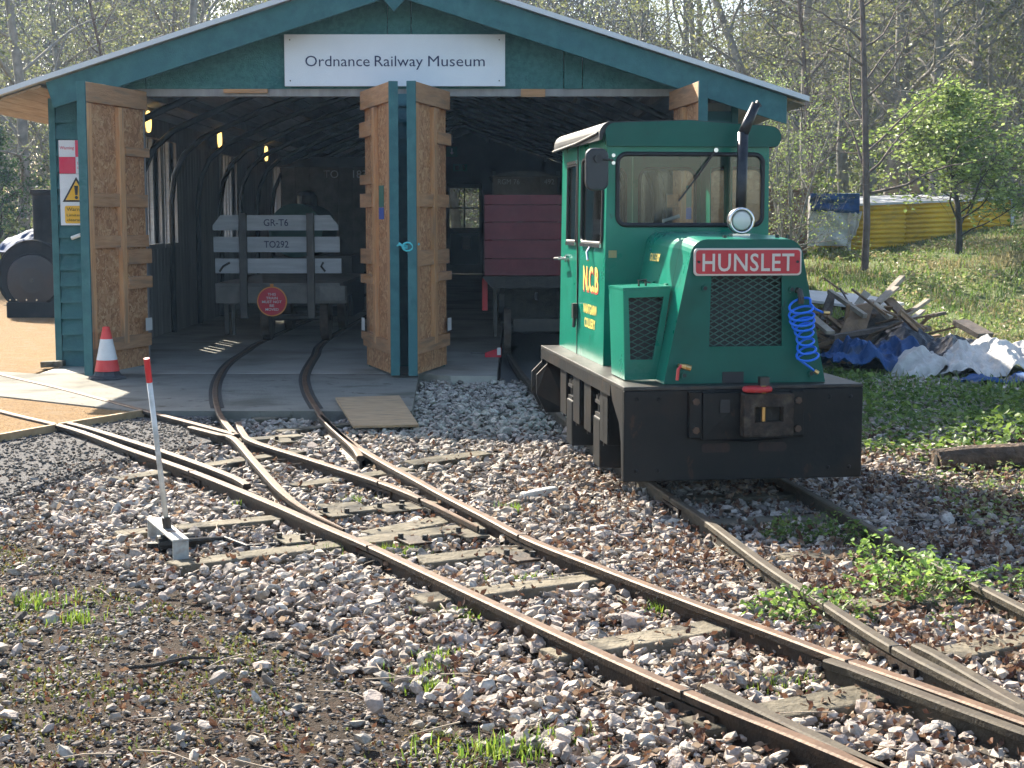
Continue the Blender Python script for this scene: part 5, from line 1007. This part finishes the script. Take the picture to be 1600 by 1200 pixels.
# ------------------------------------------------------------------ dry leaves
leafV = np.array([(-1,0,.12),(-.3,.45,.3),(.5,.38,.1),(1,0,.35),(.45,-.42,.22),(-.35,-.4,.0),(0,0,-.08)]); leafF = np.array([(6,0,1),(6,1,2),(6,2,3),(6,3,4),(6,4,5),(6,5,0)])
leafP = [leafV*np.array([1,1,k])+0 for k in (1.5,2.6,.8)]
n = 80000; X = r1.uniform(-3.6, 5.0, n); Y = r1.uniform(3.8, 11.5, n); m, px, py = keep(X, Y); dens = np.clip(.20+.30*(X+.3), .16, 1)*np.clip(1.6-(Y-4)/5, .18, 1)
nd = np.array([mnoise.noise((x*1.7, y*1.7, 1.0)) for x, y in zip(X, Y)]); m &= ~(poly_mask(px, py, EARTH) & (r1.random(n) > .5)); m &= (r1.random(n) < dens*(.75+1.1*nd)) & (px > -50) & (px < 1680) & (py < 1280) & ~near_rail(X, Y); X, Y = X[m], Y[m]; n = len(X)
s_ = r1.uniform(.009,.026, n); lc = np.array([(.11,.056,.036),(.18,.11,.07),(.28,.195,.135),(.085,.042,.03),(.36,.275,.20),(.15,.075,.045)])[r1.integers(0,6,n)]*r1.uniform(.75,1.15,(n,1))
V, F, Cc = scatter(leafP, leafF, np.c_[X, Y, -.085+r1.uniform(0,.045,n)], s_, rots(n, r1, .6), lc, r1)
leaf_dry = attrm('dry_leaf', .8, .25, nscale=60, namt=.2); leaf_grn = attrm('green_leaf', .5, .45, nscale=20, namt=.25); grass_m = attrm('grass_blade', .55, .4, nscale=15, namt=.2); wood_m = attrm('tree_bark', .9, 0, nscale=6, namt=.35, bump=.3)
tag(np_mesh('fallen_leaves', V, F, Cc, leaf_dry), 'brown fallen leaves lying among the ballast stones', 'leaf litter', kind='stuff')
# ------------------------------------------------------------------ grass and moss
def blades(P, L, wd, lean, col, r):
    n = len(P); a = r.uniform(0, 2*np.pi, n); d = np.c_[np.cos(a), np.sin(a), np.zeros(n)]; s = np.c_[-np.sin(a), np.cos(a), np.zeros(n)]*wd[:,None]; up = np.array([0,0,1.0])
    mid = P+d*(lean*L*.35)[:,None]+up*(L*.6)[:,None]; tip = P+d*(lean*L)[:,None]+up*(L*np.sqrt(np.maximum(.05,1-lean**2*.6)))[:,None]
    V = np.stack([P-s, P+s, mid+s*.8, mid-s*.8, tip], 1).reshape(-1,3); o = (np.arange(n)*5)[:,None]
    F = np.concatenate([o+np.array([[0,1,2]]), o+np.array([[0,2,3]]), o+np.array([[3,2,4]])]); return V, F, np.repeat(col, 5, 0)
tufts = [((510,868),.16,'grass tuft beside the timber below the lever'), ((640,870),.10,'thin grass between the sleeper and the near rail joint'), ((820,915),.14,'flat grass tuft on the sleeper in mid track'), ((1030,960),.12,'spiky bright grass tuft in mid track'), ((720,968),.15,'broad grass tuft at the sleeper stub outside the near rail'), ((1205,1075),.17,'bright grass tuft between the two lower right tracks'), ((615,865),.10,'small grass tuft next to the fishplate'), ((680,1035),.10,'upper of the grass tufts in the stones left of the near rail'), ((665,1060),.12,'middle grass tuft in the stones left of the near rail'), ((675,1085),.09,'lower grass tuft in the stones left of the near rail'),
         ((60,945),.22,'mossy grass patch at the left edge'), ((120,972),.12,'bright little grass tuft right of the mossy patch'), ((860,1165),.18,'leafy grass tuft at the bottom in mid picture'), ((770,1180),.2,'grass tuft at the bottom left of the leafy one'), ((1525,805),.16,'grass tuft right of the far loco rail'), ((375,795),.09,'tiny tuft by the check rail end'), ((280,745),.06,'tiny weed below the near rail by the lever pole'), ((800,800),.10,'small tuft right of the middle blade rail'), ((555,787),.10,'small tuft between the blade rails')]
for (p_, sz, lb) in tufts:
    c0 = G(*p_, -.10); n = int(85*sz/.12); rr_ = np.abs(r1.normal(0, sz*.5, n)); aa = r1.uniform(0, 6.28, n); P_ = np.c_[c0.x+rr_*np.cos(aa)*1.25, c0.y+rr_*np.sin(aa)*.8, np.full(n, -.10)]
    cl = np.array([(.20,.30,.035),(.28,.36,.05),(.15,.26,.04)])[r1.integers(0,3,n)]*r1.uniform(.7,1.1,(n,1)); V, F, Cc = blades(P_-np.array([c0.x,c0.y,-.10]), r1.uniform(.02,.07,n), r1.uniform(.0016,.0035,n), r1.uniform(.1,.8,n), cl, r1)
    o = np_mesh('grass_tuft', V, F, Cc, grass_m); o.location = (c0.x, c0.y, -.10); tag(o, lb, 'grass', 'grass tufts among the tracks', 'stuff')
# moss and small weeds over the worn earth
n = 120000; X = r1.uniform(-4.8, 1.3, n); Y = r1.uniform(3.6, 8.5, n); px, py = projv(X, Y, np.full(n, -.1)); nd = np.array([mnoise.noise((x*2.6, y*2.6, 7.0))+.5*mnoise.noise((x*7, y*7, 2.0)) for x, y in zip(X, Y)])
m = poly_mask(px, py-15, EARTH) & (px > -600) & (px < 1000) & (py < 1320) & (r1.random(n) < np.clip(nd*1.6+.34, 0, 1)); X, Y = X[m], Y[m]; n = len(X)
cl = np.array([(.15,.145,.04),(.12,.15,.035),(.17,.12,.05),(.13,.055,.03),(.14,.18,.05)])[r1.choice(5, n, p=[.26,.24,.18,.16,.16])]*r1.uniform(.65,1.1,(n,1)); V, F, Cc = blades(np.c_[X, Y, np.full(n, -.108)], r1.uniform(.006,.026,n), r1.uniform(.0022,.006,n), r1.uniform(.3,1,n), cl, r1)
tag(np_mesh('moss_cover', V, F, Cc, grass_m), 'low moss and tiny weeds over the worn earth', 'moss', kind='stuff')
# bank grass and scrub on the right
n = 110000; X = r1.uniform(2.6, 14, n); Y = r1.uniform(13.5, 34, n); px, py = projv(X, Y, np.full(n, .3)); nd = np.array([mnoise.noise((x*.55, y*.55, 3.0))+.5*mnoise.noise((x*1.7, y*1.7, 6.0)) for x, y in zip(X, Y)])
heap = ((X-4.5)/1.5)**2+((Y-17.2)/1.6)**2 < 1
m = (px > 1180) & (px < 1720) & (r1.random(n) < .62+.6*nd) & ~heap; X, Y, nd = X[m], Y[m], nd[m]; n = len(X); Z = np.array([hgt(x, y) for x, y in zip(X, Y)])
dry = np.clip(nd*1.3+.26+.04*(X-6), 0, 1)[:,None]; ga = np.array([(.16,.25,.05),(.12,.20,.04),(.22,.31,.07)])[r1.integers(0,3,n)]; gb = np.array([(.30,.25,.12),(.22,.20,.085),(.36,.31,.17)])[r1.integers(0,3,n)]; sel = r1.random((n,1)) < dry
V, F, Cc = blades(np.c_[X, Y, Z-.01], r1.uniform(.05,.19,n)*np.where(Y > 25, .6, 1), r1.uniform(.004,.010,n), r1.uniform(.2,.95,n), np.where(sel, gb, ga)*r1.uniform(.7,1.15,(n,1)), r1)
tag(np_mesh('bank_grass', V, F, Cc, grass_m), 'rough green and straw coloured grass covering the bank', 'grass', kind='stuff')
# leafy plants
fold = np.array([(0,0,0),(.35,.30,.06),(.75,.20,.02),(1,0,-.12),(.75,-.20,.02),(.35,-.30,.06),(.5,0,-.04)]); foldF = np.array([(6,0,1),(6,1,2),(6,2,3),(6,3,4),(6,4,5),(6,5,0)])
def leaves_at(P, size, col, r, tilt=.55, protos=(fold,)):
    return scatter([p for p in protos], foldF, P, size, rots(len(P), r, tilt), col, r)
gpal = np.array([(.10,.17,.035),(.14,.22,.045),(.075,.135,.03),(.19,.27,.06)])
def leafy(name, label, p_, rad, h_, nl, bright=1.0, cat='plant', group=None, lsz=.045):
    c0 = G(*p_, -.10); n = int(nl*1.7); lsz = lsz*.72; aa = r1.uniform(0, 6.28, n); rr_ = rad*np.sqrt(r1.random(n)); z = h_*r1.random(n)**.7*np.sqrt(np.maximum(.05,1-(rr_/rad)**2)); P_ = np.c_[rr_*np.cos(aa)*1.15, rr_*np.sin(aa)*.9, z+.01]
    t = thing(name, label, cat, tuple(c0), group=group)
    V, F, Cc = leaves_at(P_, r1.uniform(.6,1.25,n)*lsz, gpal[r1.integers(0,4,n)]*bright*r1.uniform(.75,1.2,(n,1)), r1); o = np_mesh('foliage', V, F, Cc, leaf_grn); o.parent = t
    st = MB()
    for k in range(max(4, n//18)): a = aa[k]; st.tube([(rr_[k]*.3*math.cos(a), rr_[k]*.3*math.sin(a), 0), (rr_[k]*math.cos(a), rr_[k]*math.sin(a)*.9, z[k]+.01)], .003, 4)
    o = obj('stems', st, plain('stem_%s_%d' % (name, int(p_[0])), (.08,.11,.04), .6), t, local=True)
gN = 'weeds growing between the rails'
leafy('nettle_clump', 'dark nettle clump just in front of the buffer beam', (1238,850), .13, .15, 120, .8, group=gN, lsz=.04); leafy('nettle_clump', 'nettle clump against the far rail before the locomotive', (1308,853), .14, .18, 120, .85, group=gN, lsz=.04)  # leaf colour darkened for clumps in the locomotive's shadow, brightened for sunlit ones
leafy('nettle_clump', 'small bright nettle beside the shaded clumps', (1362,890), .10, .20, 70, 1.5, group=gN, lsz=.045); leafy('nettle_clump', 'largest bright nettle clump between the siding rails', (1432,938), .27, .22, 330, 1.5, group=gN, lsz=.05)
leafy('nettle_clump', 'wide low nettle clump straddling the near siding rail', (1262,968), .24, .13, 240, 1.25, group=gN, lsz=.045); leafy('nettle_clump', 'bright weed at the right picture edge by the far rail', (1585,925), .16, .12, 110, 1.3, group=gN, lsz=.04)
leafy('nettle_clump', 'scrap of weeds below the largest clump', (1475,985), .10, .07, 40, 1.2, group=gN, lsz=.03)
# nettle bed behind and lit ivy patch on the right
n = 15000; X = r1.uniform(2.2, 6.5, n); Y = r1.uniform(9.6, 16.4, n); px, py = projv(X, Y, np.full(n, .02)); m = (poly_mask(px, py, [(1290,560),(1400,600),(1700,590),(1700,700),(1560,700),(1440,695),(1340,690),(1335,600)])) & (px < 1700); X, Y = X[m], Y[m]; n = len(X)
P_ = np.c_[X, Y, np.array([hgt(x, y) for x, y in zip(X, Y)])+r1.random(n)**.6*(.16+.08*np.sin(X*3)*np.cos(Y*2))]; V, F, Cc = leaves_at(P_, r1.uniform(.035,.075,n), gpal[r1.integers(0,4,n)]*r1.uniform(.7,1.1,(n,1)), r1, .5); tag(np_mesh('nettle_bed', V, F, Cc, leaf_grn), 'bed of dark green nettles right of the locomotive', 'nettles', kind='stuff')
n = 5200; X = r1.uniform(2.3, 5.2, n); Y = r1.uniform(7.2, 11, n); px, py = projv(X, Y, np.full(n, -.05)); m = poly_mask(px, py, [(1440,740),(1520,720),(1700,715),(1700,860),(1600,850),(1540,830),(1480,790)]) | (poly_mask(px, py, [(1350,690),(1700,700),(1700,960),(1500,850)]) & (r1.random(n) < .22)); X, Y = X[m], Y[m]; n = len(X)
V, F, Cc = leaves_at(np.c_[X, Y, -.09+r1.random(n)*.09], r1.uniform(.016,.042,n), np.array([(.20,.28,.07),(.26,.32,.12),(.13,.20,.05),(.30,.29,.13)])[r1.integers(0,4,n)]*r1.uniform(.7,1.2,(n,1)), r1, .5); tag(np_mesh('ivy_patch', V, F, Cc, leaf_grn), 'pale ivy and small weeds spreading over the stones at the right', 'ivy', kind='stuff')
# bramble scrub on the upper bank
n = 38000; X = r1.uniform(4.6, 14, n); Y = r1.uniform(17.5, 31, n); px, py = projv(X, Y, np.full(n, .6)); nd = np.array([mnoise.noise((x*.7, y*.7, 13.0)) for x, y in zip(X, Y)]); m = (px > 1300) & (px < 1720) & (r1.random(n) < np.clip(.4+1.4*nd+.08*(X-6), 0, 1)) & (((X-4.5)/1.6)**2+((Y-17.2)/1.7)**2 > 1); X, Y, nd = X[m], Y[m], nd[m]; n = len(X)
P_ = np.c_[X, Y, np.array([hgt(x, y) for x, y in zip(X, Y)])+r1.random(n)*(.15+.75*np.clip(nd+.1, 0, 1))*np.where(Y > 22.5, .22, 1)]; V, F, Cc = leaves_at(P_, r1.uniform(.04,.085,n), np.array([(.17,.22,.07),(.25,.26,.12),(.30,.25,.14),(.21,.27,.09)])[r1.integers(0,4,n)]*r1.uniform(.7,1.2,(n,1)), r1, .6); tag(np_mesh('bramble_scrub', V, F, Cc, leaf_grn), 'low bramble scrub over the upper bank', 'scrub', kind='stuff')
# twigs and sticks
tw = MB()
for i in range(260):
    x = random.uniform(-2.6,3.4); y = random.uniform(4.1,10.5); q_, s_2 = proj(x, y, -.08)
    if q_ < 0 or q_ > 1600 or (x < -2 and y > 8.5): continue
    a = random.uniform(0,6.28); L = random.uniform(.05,.26); k_ = random.uniform(-.5,.5); p0 = Vector((x, y, -.068+random.uniform(0,.02))); p1 = p0+Vector((math.cos(a), math.sin(a), random.uniform(-.05,.15)))*L*.5; p2 = p1+Vector((math.cos(a+k_), math.sin(a+k_), random.uniform(-.12,.1)))*L*.5; tw.tube([p0, p1, p2], [.003,.0025,.0012], 4)
tag(obj('dead_twigs', tw, noisem('twig_wood', (.22,.17,.12), (.38,.31,.24), 12, .85)), 'thin dead twigs scattered over the ballast and earth', 'twigs', kind='stuff')
tag(obj('stick', MB().tube([G(197,1044,-.095), G(240,1040,-.085), G(290,1028,-.08), G(340,1028,-.09)], [.006,.008,.007,.004], 6), noisem('dark_stick', (.02,.016,.012), (.06,.045,.03), 12, .8)), 'dark stick lying on the worn earth in the near left corner', 'stick')
# ------------------------------------------------------------------ trees
def grow(seed, H, r0, levels, leaf_n, lpal, lsz, wcol, spread=.5, first=.25, lean=0, stems=1, droop=0):
    rd = random.Random(seed); nr = np.random.default_rng(seed); segs = []; tips = []
    def branch(p, d, L, r, lev):
        k = (10,6,4,3)[lev]; pts = [p.copy()]; rs = [r]; q = p.copy(); dd = d.copy(); wob = (.05,.16,.24,.3)[lev]
        for i in range(k):
            dd = (dd+Vector((rd.gauss(0,wob), rd.gauss(0,wob), rd.gauss(0,wob)+(.05 if lev else .02)-droop*lev*.04))).normalized(); q = q+dd*(L/k); pts.append(q.copy()); rs.append(r*(1-(i+1)/k*(.82 if lev else .86)))
        segs.append((pts, rs, (8,5,3,3)[lev]))
        if lev >= len(levels): tips.append(pts); return
        nb = levels[lev]
        for b in range(nb):
            t = (first+(1-first)*(b+rd.random())/nb) if lev == 0 else (.2+.8*(b+rd.random())/nb); i = min(k-1, int(t*k)); f = t*k-i; s_ = pts[i].lerp(pts[i+1], f); base_d = (pts[i+1]-pts[i]).normalized()
            ax = Vector((rd.gauss(0,1), rd.gauss(0,1), rd.gauss(0,.35))); ax = (ax-base_d*ax.dot(base_d)).normalized(); ang = rd.uniform(.6,1.15)
            nd_ = (base_d*math.cos(ang)+ax*math.sin(ang)).normalized(); LL = (H*spread*(1.15-t*.75) if lev == 0 else L*rd.uniform(.38,.62))*rd.uniform(.7,1.15)
            branch(s_, nd_, LL, max(.004, rs[i]*(.5 if lev == 0 else .55)*rd.uniform(.7,1)), lev+1)
    for s_ in range(stems):
        a = rd.uniform(0,6.28); branch(Vector((0,0,-.3)) if stems == 1 else Vector((.12*math.cos(a*2), .12*math.sin(a*2), -.3)), Vector((lean if stems == 1 else .3*math.cos(a), .3*math.sin(a) if stems > 1 else 0, 1)).normalized(), H*rd.uniform(.85,1.05), r0, 0)
    mb = MB()
    for pts, rs, n in segs: mb.tube(pts, rs, n, False)
    V = np.array(mb.v); F = np.array(mb.f); wc = np.tile(np.array(wcol), (len(V),1))*nr.uniform(.85,1.15,(len(V),1))
    lv = None
    if leaf_n:
        P_ = []
        for _ in range(leaf_n):
            pts = tips[rd.randrange(len(tips))]; i = rd.randrange(len(pts)-1); p = pts[i].lerp(pts[i+1], rd.random()); P_.append((p.x+rd.gauss(0,.06), p.y+rd.gauss(0,.06), p.z+rd.gauss(0,.06)))
        n = len(P_); lp = np.array(lpal); qv = np.array([(0,0,0),(.5,.32,.08),(1,0,0),(.5,-.32,.08)]); qf = np.array([(0,1,2),(0,2,3)])
        lv = scatter([qv], qf, np.array(P_), nr.uniform(.6,1.3,n)*lsz, rots(n, nr, .9), lp[nr.integers(0,len(lp),n)]*nr.uniform(.7,1.2,(n,1)), nr)
    return (V, F, wc), lv
def tree_proto(nm, *a, **k):
    w_, l_ = grow(*a, **k); me1 = np_mesh('trunk', *w_, wood_m, True); 
    me2 = np_mesh('crown', *l_, leaf_grn) if l_ else None
    d1 = me1.data; bpy.data.objects.remove(me1); d2 = me2.data if me2 else None
    if me2: bpy.data.objects.remove(me2)
    return d1, d2
def place(nm, proto, loc, rz, s, label, group=None):
    t = thing(nm, label, 'tree', loc, rz, group); t.scale = (s, s, s)
    for n_, d in (('trunk', proto[0]), ('crown', proto[1])):
        if d: o = bpy.data.objects.new(n_, d); C.objects.link(o); o.parent = t
    return t
olive = [(.18,.20,.08),(.22,.235,.10),(.14,.165,.065),(.26,.265,.12)]; fresh = [(.22,.30,.08),(.28,.36,.11),(.17,.25,.06),(.33,.40,.14)]; dkg = [(.05,.10,.035),(.07,.13,.04),(.04,.08,.03)]; bark = (.20,.185,.16); barkg = (.22,.205,.18)
pB = [tree_proto('b', 100+i, H_, .16, [20,7,6], 3300, olive, .085, bark, spread=.33, first=.18, lean=(-.06,.05,.1,-.02,.0)[i]) for i, H_ in enumerate((13,12,14,12.5,11.5))]
pT = [tree_proto('t', 200+i, 12.5, .065, [34,5,5], 700, olive, .06, (.13,.10,.085), spread=.17, first=.12) for i in range(2)]
pF = [tree_proto('f', 300+i, (3.1,3.9)[i], .05, [22,9,8], 9000, fresh, .07, (.05,.042,.035), spread=.52, first=.22) for i in range(2)]
pC = [tree_proto('c', 400+i, 7.5, .07, [16,7,6], 4200, fresh if i else olive, .08, barkg, spread=.30, first=.10, stems=4) for i in range(2)]
pY = [tree_proto('y', 500, 6.5, .12, [30,9,7], 12000, dkg, .10, (.07,.05,.04), spread=.32, first=.04)]
def gp(px, Y): return ((px-800)/FPX*Y, Y, hgt((px-800)/FPX*Y, Y)-.02)
place('hawthorn_tree', pF[0], gp(1494,26.0), .4, 1.0, 'bright fresh green tree in front of the yellow store').scale = (1.4, 1.4, .92)
place('slender_tree', pT[0], gp(1349,24.6), 1.0, 1.0, 'tall straight thin trunk between the lean-to and yellow store')
place('young_tree', pC[1], gp(1232,25.5), 2.0, .46, 'leafy young multi stemmed tree beside the brick pier')
place('slender_tree', pT[1], gp(1258,31.5), .3, 1.0, 'slim trunk rising directly behind the lean-to')
place('leafy_tree', pC[0], gp(1600,31.0), 2.4, 1.15, 'yellowish many stemmed tree at the right edge of the picture')
place('yew_tree', pY[0], gp(18,33.0), 0, .62, 'dark green evergreen behind the old steam engine')
place('forked_tree', pB[3], gp(1050,47.0), 1.7, 1.05, 'big forked bare tree rising above the right roof slope')
place('forked_tree', pB[1], gp(1100,50.0), 4.1, 1.1, 'leaning bare tree right of the big forked tree')
gW = 'bare spring trees of the wood behind the shed'; rt_ = random.Random(9); cnt = 0
spots = []
for px in range(-140, 1760, 62):
    spots.append((px+rt_.uniform(-24,24), rt_.uniform(46,58)))
for px in list(range(-120, 420, 75))+list(range(1140, 1760, 58)): spots.append((px+rt_.uniform(-24,24), rt_.uniform(33,44)))
for px in list(range(1290, 1740, 75)): spots.append((px+rt_.uniform(-24,24), rt_.uniform(30,36)))
for px, Y in spots:
    X, Y, Z = gp(px, Y)
    if -7.2 < X < 4.4 and Y < 46.5: Y = 47.5; X, Y, Z = gp(px, Y)
    k = rt_.random(); pr = pB[rt_.randrange(5)] if k < .62 else (pC[0] if k < .85 else pT[rt_.randrange(2)])
    nm, lb = ('multi_stemmed_tree', 'many stemmed thin tree standing in the wood behind') if pr is pC[0] else (('slender_tree', 'thin straight bare tree standing in the wood behind') if pr in pT else ('bare_tree', 'bare branching spring tree standing in the wood behind'))
    zone = 'left of the shed' if px < 200 else ('over the left roof slope' if px < 620 else ('over the right roof slope' if px < 1180 else ('behind the thin straight trunk' if px < 1420 else 'behind the fresh green tree')))
    lb = lb.replace('standing in the wood behind', 'in the wood '+zone)
    place(nm, pr, (X, Y, Z), rt_.uniform(0, 6.28), rt_.uniform(.85,1.15)*(1.25 if pr is pC[0] else 1), lb, gW)
# far wood: a mass of twigs, stems and young leaves nobody could count
n = 110000; Y = r1.uniform(60, 92, n); u = r1.uniform(-.42, .46, n); X = u*Y; H_ = 13.5+2.5*np.sin(u*37)+1.5*np.sin(u*83+1); gap = np.exp(-((u-.10)/.10)**2)*4.5+np.exp(-((u+.16)/.06)**2)*1.5; z = (r1.random(n)**.85)*(H_-gap); P_ = np.c_[X, Y, z]
L_ = r1.uniform(.5, 1.9, n); wd = r1.uniform(.008,.03, n); dv = r1.normal(size=(n,3))*np.array([.5,.3,.25])+np.array([0,0,.55]); dv /= np.linalg.norm(dv, axis=1)[:,None]; sd = np.cross(dv, np.array([0,1,0])); sd /= np.linalg.norm(sd, axis=1)[:,None]; sd *= wd[:,None]
V = np.stack([P_-sd, P_+sd, P_+dv*L_[:,None]+sd*.4, P_+dv*L_[:,None]-sd*.4], 1).reshape(-1,3); F = np.arange(n*4).reshape(-1,4); wc = np.repeat(np.array([(.17,.14,.115)])*r1.uniform(.7,1.25,(n,1)), 4, 0)
tag(np_mesh('far_twigs', V, F, wc, wood_m), 'grey brown mass of bare twigs of the far wood', 'wood', kind='stuff')
n = 95000; Y = r1.uniform(58, 92, n); u = r1.uniform(-.42, .46, n); X = u*Y; gap = np.exp(-((u-.10)/.10)**2)*4.5; z = (r1.random(n)**1.25)*(13+2*np.sin(u*41)-gap); qv = np.array([(0,0,0),(.5,.35,.1),(1,0,0),(.5,-.35,.1)]); qf = np.array([(0,1,2),(0,2,3)])
V, F, Cc = scatter([qv], qf, np.c_[X, Y, z], r1.uniform(.12,.28,n), rots(n, r1, .9), np.array(olive)[r1.integers(0,4,n)]*r1.uniform(.7,1.2,(n,1)), r1); tag(np_mesh('far_foliage', V, F, Cc, leaf_grn), 'olive green haze of young leaves in the far wood', 'wood', kind='stuff')
# understorey between the trunks
n = 42000; Y = r1.uniform(30, 60, n); u = r1.uniform(-.40, .42, n); X = u*Y; m = ~((X > -6.5) & (X < 4) & (Y < 46)) & ~((u > .12) & (Y < 33) ); X, Y = X[m], Y[m]; n = len(X); nd = np.array([mnoise.noise((x*.25, y*.2, 2.0)) for x, y in zip(X, Y)]); z = np.array([hgt(x, y) for x, y in zip(X, Y)])+r1.random(n)**1.6*(1.6+2.6*np.clip(nd+.25, 0, 1))
V, F, Cc = scatter([qv], qf, np.c_[X, Y, z], r1.uniform(.07,.17,n), rots(n, r1, .9), np.array(olive+fresh)[r1.integers(0,8,n)]*.8*r1.uniform(.6,1.1,(n,1)), r1); tag(np_mesh('undergrowth', V, F, Cc, leaf_grn), 'green undergrowth between the trunks of the wood', 'undergrowth', kind='stuff')



# ------------------------------------------------------------------ added blue volume that lifts the dark shed like a lens veil
hz = obj('haze', MB().bb(-76,76,-7,166,-1.6,19), plain('veil_volume', (1,1,1))); m_ = MATS['veil_volume']; n_ = m_.node_tree.nodes; n_.remove(n_['Principled BSDF']); v_ = n_.new('ShaderNodeVolumePrincipled')
v_.inputs['Color'].default_value = (.42,.66,1.0,1); v_.inputs['Density'].default_value = .00055; v_.inputs['Anisotropy'].default_value = .35; m_.node_tree.links.new(v_.outputs[0], n_['Material Output'].inputs['Volume']); tag(hz, kind='stuff')
